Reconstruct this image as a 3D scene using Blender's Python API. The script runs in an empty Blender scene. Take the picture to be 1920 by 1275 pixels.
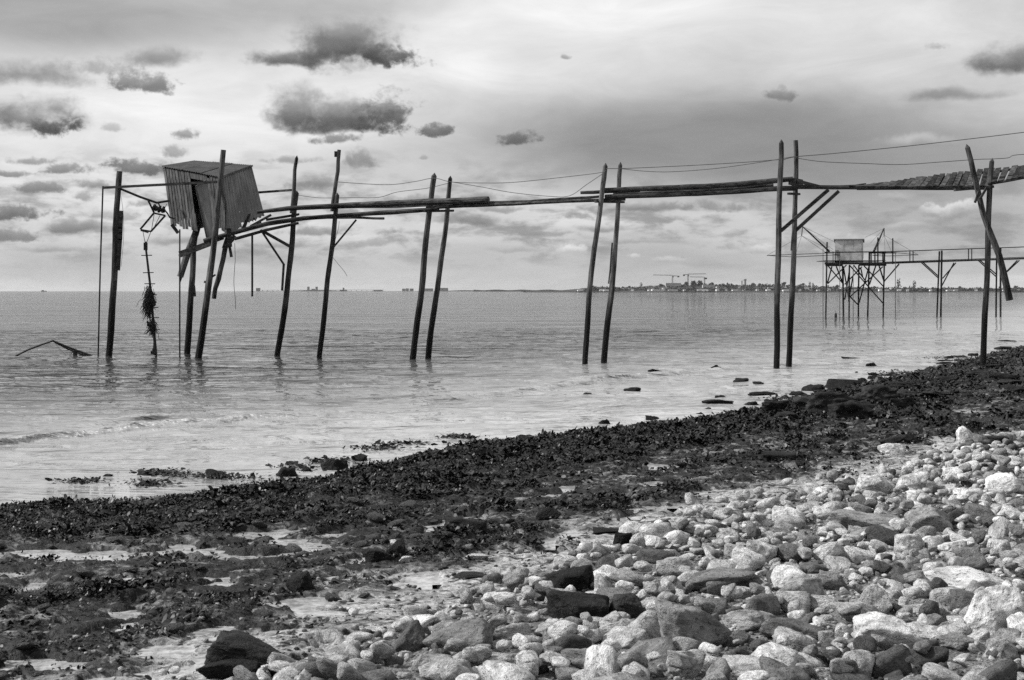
import bpy, bmesh, math, random
import numpy as np
from mathutils import Vector, Matrix

R = random.Random(11)
rng = np.random.default_rng(11)
SC = bpy.context.scene
COL = SC.collection

# ------------------------------------------------------------------ camera, sky, sun, exposure
EYE = 2.4            # eye height above the water, metres
FPX = 2666.67        # focal length in units of the photograph's pixels
HZ = 545.0           # picture row of the horizon
cam_d = bpy.data.cameras.new('camera')
cam = bpy.data.objects.new('camera', cam_d)
COL.objects.link(cam)
cam.location = (0, 0, EYE)
cam.rotation_euler = (math.radians(90), 0, 0)
cam_d.sensor_width = 36.0
cam_d.lens = 50.0
cam_d.shift_y = -(637.5 - HZ) / 1920.0
cam_d.clip_start = 0.1
cam_d.clip_end = 40000
cam_d.dof.use_dof = True
cam_d.dof.focus_distance = 40.0
cam_d.dof.aperture_fstop = 11.0
SC.camera = cam

SUN_AZ = math.radians(-84)     # from +Y (away from the camera) towards -X (left)
SUN_EL = math.radians(40)
sun_d = bpy.data.lights.new('sun', 'SUN')
sun_d.energy = 4.8
sun_d.angle = math.radians(5)
sun_d.color = (1.0, 0.995, 0.985)
sun = bpy.data.objects.new('sun', sun_d)
COL.objects.link(sun)
sdir = Vector((math.sin(SUN_AZ) * math.cos(SUN_EL), math.cos(SUN_AZ) * math.cos(SUN_EL), math.sin(SUN_EL)))
sun.rotation_euler = (-sdir).to_track_quat('-Z', 'Y').to_euler()

SC.view_settings.view_transform = 'Standard'
SC.view_settings.look = 'None'
SC.view_settings.exposure = 0.38
SC.view_settings.gamma = 1.0
SC.view_settings.use_curve_mapping = False
SC.cycles.volume_bounces = 0
SC.cycles.max_bounces = 6
SC.cycles.sample_clamp_direct = 3.0
SC.cycles.sample_clamp_indirect = 2.0
SC.cycles.use_denoising = False       # keeps the fine grain of the film
SC.cycles.caustics_reflective = False
SC.cycles.caustics_refractive = False


class NT:
    """small helper for node trees"""
    def __init__(self, tree):
        self.t = tree
        self.n = tree.nodes
        self.l = tree.links

    def node(self, kind, **kw):
        x = self.n.new(kind)
        for k, v in kw.items():
            setattr(x, k, v)
        return x

    def put(self, sock, v):
        if hasattr(v, 'is_output'):
            self.l.new(v, sock)
        elif v is not None:
            sock.default_value = v

    def math(self, op, a, b=None, c=None, clamp=False):
        x = self.node('ShaderNodeMath', operation=op, use_clamp=clamp)
        for i, v in enumerate((a, b, c)):
            if v is not None:
                self.put(x.inputs[i], v)
        return x.outputs[0]

    def vmath(self, op, a, b=None, c=None):
        x = self.node('ShaderNodeVectorMath', operation=op)
        for i, v in enumerate((a, b, c)):
            if v is not None:
                self.put(x.inputs[i], v)
        return x.outputs['Value'] if op in ('LENGTH', 'DOT_PRODUCT') else x.outputs[0]

    def rng(self, v, a, b, lo=0.0, hi=1.0, smooth=True):
        x = self.node('ShaderNodeMapRange', interpolation_type='SMOOTHSTEP' if smooth else 'LINEAR')
        self.put(x.inputs[0], v)
        for i, q in zip((1, 2, 3, 4), (a, b, lo, hi)):
            self.put(x.inputs[i], q)
        return x.outputs[0]

    def noise(self, vec, scale, detail=4.0, rough=0.55, dist=0.0, dims='3D'):
        x = self.node('ShaderNodeTexNoise', noise_dimensions=dims)
        if vec is not None:
            self.l.new(vec, x.inputs['Vector'])
        x.inputs['Scale'].default_value = scale
        x.inputs['Detail'].default_value = detail
        x.inputs['Roughness'].default_value = rough
        x.inputs['Distortion'].default_value = dist
        return x.outputs[0]

    def fmix(self, f, a, b):
        x = self.node('ShaderNodeMix', data_type='FLOAT')
        self.put(x.inputs[0], f)
        self.put(x.inputs[2], a)
        self.put(x.inputs[3], b)
        return x.outputs[0]

    def grey(self, v):
        x = self.node('ShaderNodeCombineColor')
        for i in range(3):
            self.l.new(v, x.inputs[i])
        return x.outputs[0]

    def scale(self, vec, s):
        return self.vmath('MULTIPLY', vec, s)

    def bump(self, h, dist, strength=1.0, normal=None):
        x = self.node('ShaderNodeBump')
        x.inputs['Strength'].default_value = strength
        x.inputs['Distance'].default_value = dist
        self.l.new(h, x.inputs['Height'])
        if normal is not None:
            self.l.new(normal, x.inputs['Normal'])
        return x.outputs[0]


def build_world():
    w = bpy.data.worlds.new('World')
    SC.world = w
    w.use_nodes = True
    w.node_tree.nodes.clear()
    g = NT(w.node_tree)
    sky = g.node('ShaderNodeTexSky', sky_type='NISHITA')
    sky.sun_disc = False
    sky.sun_elevation = SUN_EL
    sky.sun_rotation = SUN_AZ
    bw = g.node('ShaderNodeRGBToBW')
    g.l.new(sky.outputs[0], bw.inputs[0])
    clear = bw.outputs[0]
    tc = g.node('ShaderNodeTexCoord')
    D = tc.outputs['Generated']
    sep = g.node('ShaderNodeSeparateXYZ')
    g.l.new(D, sep.inputs[0])
    x, y, z = sep.outputs
    az = g.math('ARCTAN2', x, y)
    el = g.math('ARCSINE', z)
    ae = g.node('ShaderNodeCombineXYZ')
    g.l.new(az, ae.inputs[0]); g.l.new(el, ae.inputs[1])
    A = ae.outputs[0]
    # a cloud layer at a height: the direction projected on a plane overhead
    zz = g.math('ADD', g.math('MAXIMUM', z, 0.0), 0.045)
    pr = g.node('ShaderNodeCombineXYZ')
    g.l.new(g.math('DIVIDE', x, zz), pr.inputs[0])
    g.l.new(g.math('DIVIDE', y, zz), pr.inputs[1])
    PL = pr.outputs[0]
    # high overcast sheet: broad light and dark areas
    n1 = g.noise(g.scale(PL, (0.30, 0.16, 1)), 1.0, 5, 0.55)
    n2 = g.noise(g.scale(PL, (1.2, 0.55, 1)), 1.0, 6, 0.62, 0.4)
    sheet = g.math('ADD', g.math('MULTIPLY', g.math('SUBTRACT', n1, 0.5), 1.6), g.math('MULTIPLY', g.math('SUBTRACT', n2, 0.5), 1.5))
    val = g.math('MULTIPLY_ADD', sheet, 1.6, 6.0)
    val = g.math('MAXIMUM', val, 2.6)
    # some of the clear sky shows through the sheet
    val = g.fmix(0.12, val, g.math('MULTIPLY', clear, 1.2))

    def ang(u, v):
        return math.atan2(u - 960, FPX), math.asin((HZ - v) / math.sqrt(FPX ** 2 + (u - 960) ** 2 + (HZ - v) ** 2))

    # wide soft banks (centre, half sizes, radiance, strength) as picture rows and columns of the photograph's view
    wn = g.noise(g.scale(A, (6, 14, 1)), 1.0, 4, 0.55)
    wob = g.math('MULTIPLY', g.math('SUBTRACT', wn, 0.5), 0.9)
    for (u, v, hu, hv, rad, k) in [
        (1350, 270, 620, 110, 2.65, 0.9), (1700, 330, 420, 130, 3.1, 0.75), (150, 30, 460, 75, 3.5, 0.8), (600, 10, 300, 45, 4.2, .6),
        (1150, 20, 360, 70, 7.1, 0.8), (420, 210, 420, 110, 6.9, 0.85), (840, 100, 140, 80, 7.2, 0.75), (1120, 130, 200, 60, 5.6, .6),
        (1600, 60, 300, 60, 6.2, 0.6), (350, 490, 600, 65, 4.5, 0.9), (1150, 500, 560, 65, 4.6, 0.9), (1750, 450, 260, 90, 4.4, 0.8), (760, 330, 260, 60, 5.2, .6)]:
        ca, ce = ang(u, v)
        q = g.vmath('MULTIPLY_ADD', A, (FPX / hu, FPX / hv, 0), (-ca * FPX / hu, -ce * FPX / hv, 0))
        r = g.math('ADD', g.vmath('LENGTH', q), wob)
        a = g.rng(r, 1.35, 0.25, 0.0, k)
        val = g.fmix(a, val, rad)
    # rows of small flat clouds towards the horizon, all the way round
    m1 = g.noise(g.scale(PL, (0.95, 0.42, 1)), 1.0, 5, 0.58, 0.3)
    m2 = g.noise(g.vmath('ADD', g.scale(A, (26, 70, 1)), (3.1, 1.7, 0)), 1.0, 5, 0.6, 0.2)
    rowband = g.math('MULTIPLY', g.rng(el, 0.010, 0.03), g.rng(el, 0.11, 0.06))
    cov = g.math('MULTIPLY', g.rng(g.math('ADD', g.math('MULTIPLY', m1, .3), g.math('MULTIPLY', m2, .7)), 0.46, 0.62), rowband)
    val = g.fmix(g.math('MULTIPLY', cov, 0.9), val, 3.3)
    # the separate cumulus
    b1 = g.noise(g.scale(A, (1, 1.5, 1)), 26.0, 3, 0.5, 0.2)
    b2 = g.noise(g.scale(A, (1, 1.35, 1)), 80.0, 5, 0.6, 0.35)
    b3 = g.noise(A, 260.0, 4, 0.6)

    def blend(w1, w2, w3):
        return g.math('ADD', g.math('MULTIPLY', g.math('SUBTRACT', b1, 0.5), w1), g.math('ADD', g.math('MULTIPLY', g.math('SUBTRACT', b2, 0.5), w2), g.math('MULTIPLY', g.math('SUBTRACT', b3, 0.5), w3)))
    billow_big = blend(1.15, 0.8, 0.3)
    billow_small = blend(1.0, 2.2, 0.9)
    wx = g.node('ShaderNodeTexNoise'); g.l.new(A, wx.inputs['Vector']); wx.inputs['Scale'].default_value = 30; wx.inputs['Detail'].default_value = 5
    warp = g.vmath('MULTIPLY', g.vmath('SUBTRACT', wx.outputs['Color'], (0.5, 0.5, 0.5)), (0.020, 0.012, 0))
    AW = g.vmath('ADD', A, warp)
    puffs = [  # u, v, half width, half height, dark, light, opacity, softness
        (555, 113, 96, 20, 1.3, 3.4, .9, .6), (730, 110, 60, 18, 0.9, 2.6, .9, .6), (650, 84, 106, 70, 1.25, 4.6, 0.94, .6), (610, 106, 80, 24, 1.2, 2.8, .7, .8), (690, 104, 74, 24, 1.05, 2.4, .8, .8),
        (556, 210, 64, 54, 1.3, 4.8, .95, .6), (640, 216, 84, 44, 1.2, 4.4, .94, .6), (722, 218, 50, 42, 1.2, 4.0, .94, .6), (640, 240, 130, 16, 1.0, 2.0, .8, .8), (630, 262, 40, 10, 1.9, 2.7, .8, .6),
        (60, 222, 86, 48, 1.3, 4.4, .92, .6), (95, 240, 40, 20, 1.0, 2.0, .9, .5),
        (265, 158, 52, 20, 1.7, 3.4, .85, .6), (50, 140, 130, 34, 2.0, 4.0, .8, .8), (300, 108, 84, 26, 2.2, 3.6, .75, .8), (190, 128, 60, 20, 3.0, 4.0, .6, .9),
        (822, 245, 30, 12, 1.5, 2.3, .9, .5), (970, 261, 38, 11, 1.6, 2.4, .9, .6), (1465, 181, 27, 13, 2.3, 3.4, .85, .6), (1468, 165, 10, 8, 3.4, 4.0, .6, .6),
        (1900, 118, 96, 30, 1.5, 3.6, .9, .7), (1790, 182, 100, 16, 2.6, 3.4, .75, .8), (1058, 107, 9, 5, 3.0, 4, .8, .6), (1750, 85, 22, 9, 3.2, 4.2, .6, .8),
        (345, 252, 27, 11, 2.4, 3.8, .8, .6), (120, 320, 48, 11, 2.2, 3.4, .85, .6), (72, 355, 36, 12, 2.2, 3.2, .85, .5), (262, 314, 52, 15, 1.7, 2.6, .9, .5),
        (325, 288, 26, 13, 2.6, 3.6, .7, .7), (22, 326, 30, 8, 2.2, 3.0, .8, .6), (28, 400, 52, 16, 1.7, 3.0, .9, .5), (675, 300, 27, 17, 2.4, 3.4, .7, .7),
        (545, 298, 52, 8, 2.7, 3.4, .7, .8), (590, 345, 55, 13, 2.5, 3.2, .7, .8), (145, 430, 84, 18, 2.0, 3.3, .85, .6), (30, 445, 50, 14, 2.2, 3.1, .8, .6), (160, 372, 26, 9, 2.6, 3.4, .7, .7),
        (210, 405, 60, 12, 2.6, 3.6, .6, .8), (585, 435, 52, 9, 2.4, 3.2, .75, .7), (880, 415, 80, 15, 2.4, 3.2, .8, .7), (735, 437, 26, 9, 2.6, 3.4, .7, .7), (700, 455, 60, 8, 2.9, 3.6, .6, .8),
        (1230, 392, 120, 11, 2.3, 3.4, .75, .7), (1340, 385, 60, 12, 2.5, 3.3, .7, .7), (1140, 430, 70, 9, 2.6, 3.6, .7, .8), (1090, 405, 50, 9, 2.5, 3.4, .65, .8), (1265, 415, 34, 7, 2.9, 3.6, .6, .8), (970, 470, 70, 7, 3.4, 4.2, .6, .8),
        (60, 300, 40, 8, 2.4, 3.4, .7, .7), (185, 348, 42, 9, 2.4, 3.4, .75, .7), (300, 382, 50, 10, 2.4, 3.3, .7, .7), (440, 425, 56, 10, 2.5, 3.4, .7, .7), (520, 460, 60, 8, 2.8, 3.6, .65, .8), (330, 455, 70, 9, 2.7, 3.6, .7, .8), (90, 470, 70, 7, 2.9, 3.8, .6, .8), (800, 372, 60, 9, 2.6, 3.4, .65, .8), (930, 392, 56, 8, 2.6, 3.4, .65, .8), (1020, 440, 60, 7, 2.9, 3.6, .6, .8), (650, 395, 44, 9, 2.5, 3.3, .7, .7), (210, 238, 24, 8, 2.9, 3.8, .5, .8),
        (790, 292, 14, 6, 3.0, 3.6, .6, .8), (1200, 455, 80, 7, 3.3, 4.4, .6, .8),
        (1720, 266, 84, 15, 3.2, 6.2, .75, .8), (1785, 396, 56, 16, 3.6, 6.6, .9, .5), (1520, 452, 56, 18, 3.6, 5.8, .75, .7), (1680, 372, 46, 10, 3.4, 5.4, .6, .8),
        (1625, 450, 40, 12, 3.6, 6.2, .7, .7), (1700, 425, 50, 10, 3.8, 5.4, .7, .7), (1075, 472, 22, 9, 4.6, 7.4, .8, .6), (1190, 478, 16, 6, 4.8, 7.0, .8, .6), (1255, 488, 30, 6, 4.8, 6.6, .7, .7), (1430, 470, 30, 10, 4.2, 6.4, .7, .7),
    ]
    for (u, v, hu, hv, dk, lt, op, sf) in puffs:
        ca, ce = ang(u, v)
        q = g.vmath('MULTIPLY_ADD', AW, (FPX / hu, FPX / hv, 0), (-ca * FPX / hu, -ce * FPX / hv, 0))
        s = g.node('ShaderNodeSeparateXYZ'); g.l.new(q, s.inputs[0])
        yy = g.math('MAXIMUM', s.outputs[1], g.math('MULTIPLY', s.outputs[1], -1.5))
        c = g.node('ShaderNodeCombineXYZ'); g.l.new(s.outputs[0], c.inputs[0]); g.l.new(yy, c.inputs[1])
        billow = billow_big if hu > 60 else billow_small
        r = g.math('ADD', g.vmath('LENGTH', c.outputs[0]), billow)
        a = g.rng(r, 1.2 if hu > 60 else 1.32, (1.2 if hu > 60 else 1.32) - (sf + .12) * 1.15, 0.0, op)
        sh = g.rng(g.math('ADD', s.outputs[1], g.math('MULTIPLY', billow, 0.55)), -0.5, 1.05, dk, lt)
        val = g.fmix(a, val, sh)
    st1 = g.noise(g.vmath('ADD', g.scale(A, (9, 30, 1)), (7, 2, 0)), 1.0, 6, 0.62, 0.6)
    st2 = g.noise(g.scale(A, (3, 7, 1)), 1.0, 4, 0.55, 0.4)
    tex = g.math('ADD', g.math('MULTIPLY', g.math('SUBTRACT', st1, 0.5), 0.42), g.math('MULTIPLY', g.math('SUBTRACT', st2, 0.5), 0.35))
    val = g.math('MULTIPLY', val, g.math('ADD', 1.0, tex))
    val = g.math('MULTIPLY', g.math('POWER', g.math('DIVIDE', g.math('MAXIMUM', val, 0.05), 6.0), 1.32), 5.55)
    # the ground half of the dome, below every horizon
    val = g.fmix(g.rng(z, -0.004, -0.05), val, 1.2)
    bg = g.node('ShaderNodeBackground')
    g.l.new(g.grey(val), bg.inputs[0])
    bg.inputs[1].default_value = 0.1
    out = g.node('ShaderNodeOutputWorld')
    g.l.new(bg.outputs[0], out.inputs[0])
    try:
        w.cycles.sampling_method = 'MANUAL'
        w.cycles.sample_map_resolution = 512
    except Exception:
        pass


build_world()


# ------------------------------------------------------------------ helpers
def PT(u, v, d):
    """the point d metres away whose direction from the eye is the photograph's column u and row v"""
    return np.array([(u - 960) / FPX * d, d, EYE - (v - HZ) / FPX * d])


def dsea(v):
    return EYE * FPX / (v - HZ)


def hash01(ix, iy, iz, seed):
    h = (ix * 374761393 + iy * 668265263 + iz * 2147483647 + seed * 974711 + 12345) & 0xffffffff
    h = ((h ^ (h >> 13)) * 1274126177) & 0xffffffff
    h = ((h ^ (h >> 16)) * 2246822519) & 0xffffffff
    h = h ^ (h >> 15)
    return h / 4294967296.0


def perlin2(x, y, seed=0):
    xi = np.floor(x).astype(np.int64); yi = np.floor(y).astype(np.int64)
    xf = x - xi; yf = y - yi
    sx = xf * xf * xf * (xf * (xf * 6 - 15) + 10); sy = yf * yf * yf * (yf * (yf * 6 - 15) + 10)

    def g(dx, dy):
        a = hash01(xi + dx, yi + dy, 0, seed) * 2 * np.pi
        return np.cos(a) * (xf - dx) + np.sin(a) * (yf - dy)
    a = g(0, 0) * (1 - sx) + g(1, 0) * sx
    b = g(0, 1) * (1 - sx) + g(1, 1) * sx
    return (a * (1 - sy) + b * sy) * 1.4


def fbm2(x, y, octs=4, seed=0, gain=0.5):
    t = np.zeros_like(x); a = 1.0
    for i in range(octs):
        t = t + a * perlin2(x * 2 ** i, y * 2 ** i, seed + i)
        a *= gain
    return t


def vnoise3(p, seed=0):
    """smooth value noise, p (n,3), -1..1"""
    pi = np.floor(p).astype(np.int64); f = p - pi
    s = f * f * (3 - 2 * f)
    t = np.zeros(len(p))
    for dx in (0, 1):
        for dy in (0, 1):
            for dz in (0, 1):
                w = (s[:, 0] if dx else 1 - s[:, 0]) * (s[:, 1] if dy else 1 - s[:, 1]) * (s[:, 2] if dz else 1 - s[:, 2])
                t += w * hash01(pi[:, 0] + dx, pi[:, 1] + dy, pi[:, 2] + dz, seed)
    return t * 2 - 1


def sstep(x, a, b):
    t = np.clip((x - a) / (b - a), 0, 1)
    return t * t * (3 - 2 * t)


OFF = {}


def tag(o, label=None, cat=None, group=None, kind=None):
    if label: o['label'] = label
    if cat: o['category'] = cat
    if group: o['group'] = group
    if kind: o['kind'] = kind
    return o


def thing(name, loc, label, cat, group=None):
    o = bpy.data.objects.new(name, None)
    o.empty_display_size = 0.2
    COL.objects.link(o)
    o.location = [float(c) for c in loc]
    OFF[o.name] = np.array(loc, dtype=float)
    return tag(o, label, cat, group)


def mesh_from(name, verts, faces, mat, smooth=False):
    me = bpy.data.meshes.new(name)
    me.from_pydata([tuple(map(float, v)) for v in verts], [], [tuple(int(i) for i in f) for f in faces])
    for m in (mat if isinstance(mat, (list, tuple)) else [mat]):
        me.materials.append(m)
    if smooth:
        me.polygons.foreach_set('use_smooth', [True] * len(me.polygons))
    me.update()
    return me


def mesh_np(name, verts, faces, mat, smooth=True):
    """verts (n,3), faces (m,k) all of one size"""
    me = bpy.data.meshes.new(name)
    n, m, k = len(verts), len(faces), faces.shape[1]
    me.vertices.add(n)
    me.vertices.foreach_set('co', np.ascontiguousarray(verts, dtype=np.float32).ravel())
    me.loops.add(m * k)
    me.loops.foreach_set('vertex_index', np.ascontiguousarray(faces, dtype=np.int32).ravel())
    me.polygons.add(m)
    me.polygons.foreach_set('loop_start', np.arange(0, m * k, k, dtype=np.int32))
    me.polygons.foreach_set('use_smooth', np.full(m, smooth, dtype=bool))
    me.update(calc_edges=True)
    me.materials.append(mat)
    return me


def link(name, me, parent=None):
    o = bpy.data.objects.new(name, me)
    COL.objects.link(o)
    if parent is not None:
        o.parent = parent
    return o


class MB:
    """collects verts and faces (world metres), then links them as one mesh object"""
    def __init__(self):
        self.v = []; self.f = []; self.mi = []

    def add(self, vs, fs, mi=0):
        b = len(self.v)
        self.v.extend([tuple(map(float, q)) for q in vs])
        self.f.extend([tuple(b + i for i in f) for f in fs])
        self.mi.extend([mi] * len(fs))
        return self

    def hexa(self, c8, mi=0):
        """c8: four bottom corners then four top corners, both the same way round"""
        return self.add(c8, [(3, 2, 1, 0), (4, 5, 6, 7), (0, 1, 5, 4), (1, 2, 6, 5), (2, 3, 7, 6), (3, 0, 4, 7)], mi)

    def box(self, c, sx, sy, sz, mi=0):
        x, y, z = c
        return self.hexa([(x - sx, y - sy, z - sz), (x + sx, y - sy, z - sz), (x + sx, y + sy, z - sz), (x - sx, y + sy, z - sz),
                          (x - sx, y - sy, z + sz), (x + sx, y - sy, z + sz), (x + sx, y + sy, z + sz), (x - sx, y + sy, z + sz)], mi)

    def beam(self, p0, p1, w, h, up=(0, 0, 1), mi=0, taper=1.0):
        p0 = Vector(p0); p1 = Vector(p1)
        a = (p1 - p0).normalized(); u = Vector(up)
        s = a.cross(u)
        if s.length < 1e-4: s = a.cross(Vector((0, 1, 0)))
        s.normalize(); u = s.cross(a).normalized()
        c = []
        for p, k in ((p0, 1.0), (p1, taper)):
            for (i, j) in ((-1, -1), (1, -1), (1, 1), (-1, 1)):
                c.append(p + s * (i * w / 2 * k) + u * (j * h / 2 * k))
        return self.add(c, [(3, 2, 1, 0), (4, 5, 6, 7), (0, 1, 5, 4), (1, 2, 6, 5), (2, 3, 7, 6), (3, 0, 4, 7)], mi)

    def tube(self, pts, radii, seg=8, point=0.0, rough=0.0, wob=0.0, step=None, mi=0, flat=None):
        """a round bar along pts; rough: lumpy radius, wob: wandering axis, point: length of a pointed end"""
        pts = [Vector(p) for p in pts]
        if not isinstance(radii, (list, tuple)): radii = [radii] * len(pts)
        if step:
            q, rr = [], []
            for i in range(len(pts) - 1):
                n = max(1, int((pts[i + 1] - pts[i]).length / step))
                for k in range(n):
                    t = k / n
                    q.append(pts[i].lerp(pts[i + 1], t)); rr.append(radii[i] * (1 - t) + radii[i + 1] * t)
            q.append(pts[-1]); rr.append(radii[-1]); pts, radii = q, rr
        n = len(pts)
        sd = R.randrange(10 ** 6)
        if wob:
            ph = [R.uniform(0, 6.28) for _ in range(4)]
            for i in range(1, n - 1):
                t = i / n * 6.28
                pts[i] = pts[i] + Vector((math.sin(t * 1.1 + ph[0]) + .5 * math.sin(t * 2.7 + ph[1]), math.sin(t * 1.3 + ph[2]), .3 * math.sin(t * 2.1 + ph[3]))) * wob
        ang0 = R.uniform(0, 6.28)
        lump = [R.uniform(-1, 1) for _ in range(seg)]
        vs, fs = [], []
        prev = None
        for i in range(n):
            a = (pts[min(i + 1, n - 1)] - pts[max(i - 1, 0)]).normalized()
            if prev is None:
                s = a.cross(Vector((0, 0, 1)))
                if s.length < 0.1: s = a.cross(Vector((0, 1, 0)))
            else:
                s = prev - a * prev.dot(a)
            s.normalize(); prev = s
            t = a.cross(s)
            for k in range(seg):
                th = ang0 + 6.2832 * k / seg
                r = radii[i] * (1 + rough * (0.6 * lump[k] + R.uniform(-.6, .6)))
                vs.append(pts[i] + s * (math.cos(th) * r) + t * (math.sin(th) * r))
        for i in range(n - 1):
            for k in range(seg):
                k2 = (k + 1) % seg
                fs.append((i * seg + k, i * seg + k2, (i + 1) * seg + k2, (i + 1) * seg + k))
        if point:
            a = (pts[-1] - pts[-2]).normalized()
            vs.append(pts[-1] + a * point); e = len(vs) - 1
            for k in range(seg):
                fs.append(((n - 1) * seg + k, (n - 1) * seg + (k + 1) % seg, e))
        else:
            fs.append(tuple((n - 1) * seg + k for k in range(seg)))
        fs.append(tuple(reversed(range(seg))))
        return self.add(vs, fs, mi)

    def build(self, name, mat, parent=None, smooth=False):
        off = OFF.get(parent.name, np.zeros(3)) if parent is not None else np.zeros(3)
        v = np.array(self.v) - off
        own = np.zeros(3)
        if parent is None:
            own = v.mean(axis=0); own[2] = v[:, 2].min(); v = v - own
        me = mesh_from(name, v, self.f, mat, smooth)
        if isinstance(mat, (list, tuple)):
            me.polygons.foreach_set('material_index', self.mi)
        o = link(name, me, parent)
        o.location = own.tolist()
        OFF[o.name] = off + own
        return o


# ------------------------------------------------------------------ materials (a monochrome world)
def new_mat(name):
    m = bpy.data.materials.new(name)
    m.use_nodes = True
    m.node_tree.nodes.clear()
    g = NT(m.node_tree)
    out = g.node('ShaderNodeOutputMaterial')
    b = g.node('ShaderNodeBsdfPrincipled')
    g.l.new(b.outputs[0], out.inputs[0])
    return m, g, b


def wood_mat(name, stretch, lo, hi, tide=False, spec=0.10):
    m, g, b = new_mat(name)
    tc = g.node('ShaderNodeTexCoord').outputs['Object']
    info = g.node('ShaderNodeObjectInfo').outputs['Random']
    v = g.scale(tc, stretch)
    n = g.noise(v, 1.0, 6, 0.65, 0.3)
    n2 = g.noise(tc, 1.7, 4, 0.6)
    k = g.rng(g.math('ADD', g.math('MULTIPLY', n, .7), g.math('MULTIPLY', n2, .3)), .34, .66)
    val = g.fmix(k, lo, hi)
    val = g.math('MULTIPLY', val, g.math('MULTIPLY_ADD', info, .5, .75))
    crack = g.rng(g.noise(g.scale(tc, tuple(s * 2.2 for s in stretch)), 1.0, 3, .6), .40, .33)
    val = g.math('MULTIPLY', val, g.math('MULTIPLY_ADD', crack, -.65, 1.0))
    rough = 0.8
    if tide:
        gp = g.node('ShaderNodeNewGeometry').outputs['Position']
        s = g.node('ShaderNodeSeparateXYZ'); g.l.new(gp, s.inputs[0])
        tn = g.noise(g.scale(gp, (3, 3, .6)), 1.0, 4, .6)
        wet = g.rng(g.math('ADD', s.outputs[2], g.math('MULTIPLY', tn, 2.0)), 3.5, 2.6)
        val = g.fmix(wet, val, 0.008)
        rough = g.fmix(wet, .8, .55)
    g.l.new(g.grey(val), b.inputs['Base Color'])
    g.put(b.inputs['Roughness'], rough)
    b.inputs['Specular IOR Level'].default_value = spec
    h = g.math('SUBTRACT', n, g.math('MULTIPLY', crack, .8))
    g.l.new(g.bump(h, 0.03, .8), b.inputs['Normal'])
    return m


def plain_mat(name, lo, hi, scale=3.0, rough=0.7, metal=0.0, bump=0.01, stretch=(1, 1, 1), spec=0.3, per_object=0.25):
    m, g, b = new_mat(name)
    tc = g.node('ShaderNodeTexCoord').outputs['Object']
    info = g.node('ShaderNodeObjectInfo').outputs['Random']
    n = g.noise(g.scale(tc, stretch), scale, 6, .62, .3)
    val = g.fmix(g.rng(n, .32, .68), lo, hi)
    val = g.math('MULTIPLY', val, g.math('MULTIPLY_ADD', info, per_object, 1 - per_object / 2))
    g.l.new(g.grey(val), b.inputs['Base Color'])
    b.inputs['Roughness'].default_value = rough
    b.inputs['Metallic'].default_value = metal
    b.inputs['Specular IOR Level'].default_value = spec
    if bump:
        g.l.new(g.bump(n, bump, .7), b.inputs['Normal'])
    return m


def stone_mat(name, source, lo, hi, spec=0.3, stain=0.5, rough=.75, tex=1.0):
    """source: 'object' reads obj['tone'], 'mesh' reads the attribute tone of a joined mesh"""
    m, g, b = new_mat(name)
    if source == 'object':
        tc = g.node('ShaderNodeTexCoord').outputs['Object']
        info = g.node('ShaderNodeObjectInfo').outputs['Random']
        at = g.node('ShaderNodeAttribute', attribute_type='OBJECT', attribute_name='tone').outputs['Fac']
        cmb = g.node('ShaderNodeCombineXYZ')
        for i in range(3): g.l.new(g.math('MULTIPLY', info, 37.0), cmb.inputs[i])
        tc = g.vmath('ADD', tc, cmb.outputs[0])
        sc = 1.5 * tex
    else:
        tc = g.node('ShaderNodeNewGeometry').outputs['Position']
        at = g.node('ShaderNodeAttribute', attribute_type='GEOMETRY', attribute_name='tone').outputs['Fac']
        sc = 14.0 * tex
    big = g.noise(tc, sc, 5, .62, .6)
    fine = g.noise(tc, sc * 6, 5, .7)
    vein = g.noise(g.scale(tc, (1, .35, 2.6)), sc * 1.3, 4, .6, 1.2)
    pit = g.rng(g.noise(tc, sc * 4.2, 2, .5), .36, .30)
    val = g.fmix(at, lo, hi)
    st = g.math('ADD', g.rng(big, .62, .36, 0, stain), g.math('MULTIPLY', g.rng(vein, .60, .42), stain * .5))
    val = g.math('MULTIPLY', val, g.math('SUBTRACT', 1.08, st))
    val = g.math('MULTIPLY', val, g.math('MULTIPLY_ADD', fine, .6, .7))
    val = g.math('MULTIPLY', val, g.math('MULTIPLY_ADD', pit, -.55, 1.0))
    val = g.math('MAXIMUM', val, lo * .5)
    g.l.new(g.grey(val), b.inputs['Base Color'])
    b.inputs['Roughness'].default_value = rough
    b.inputs['Specular IOR Level'].default_value = spec
    h = g.math('ADD', g.math('MULTIPLY', big, .9), g.math('SUBTRACT', g.math('MULTIPLY', fine, .45), g.math('MULTIPLY', pit, .25)))
    g.l.new(g.bump(h, .055, .9), b.inputs['Normal'])
    return m


M = {}
M['post'] = wood_mat('weathered_post_wood', (9, 9, .7), .012, .12, tide=True)
M['beam'] = wood_mat('weathered_beam_wood', (.7, 9, 9), .012, .08)
M['plank'] = plain_mat('lichened_plank_wood', .014, .075, 9, .85, bump=.01, spec=.1, per_object=1.1)
M['board'] = wood_mat('grey_board_wood', (12, 12, .8), .06, .18)
M['iron'] = plain_mat('rusted_iron', .008, .03, 8, .75, bump=.004)
M['wire'] = plain_mat('old_wire', .05, .09, 8, .7, bump=0)
M['sheet'] = plain_mat('dull_corrugated_sheet', .13, .24, 2.2, .6, .25, .006, (1, 1, .5), per_object=.2)
M['roof_sheet'] = plain_mat('dull_roof_sheet', .11, .18, 2.0, .6, .25, .006, per_object=.15)
M['netting'] = plain_mat('ragged_netting', .012, .035, 10, .9, bump=0)
M['dark'] = plain_mat('shade_dark_boards', .01, .025, 5, .9)  # dark colour carries the shade inside the hut and under the planks
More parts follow.
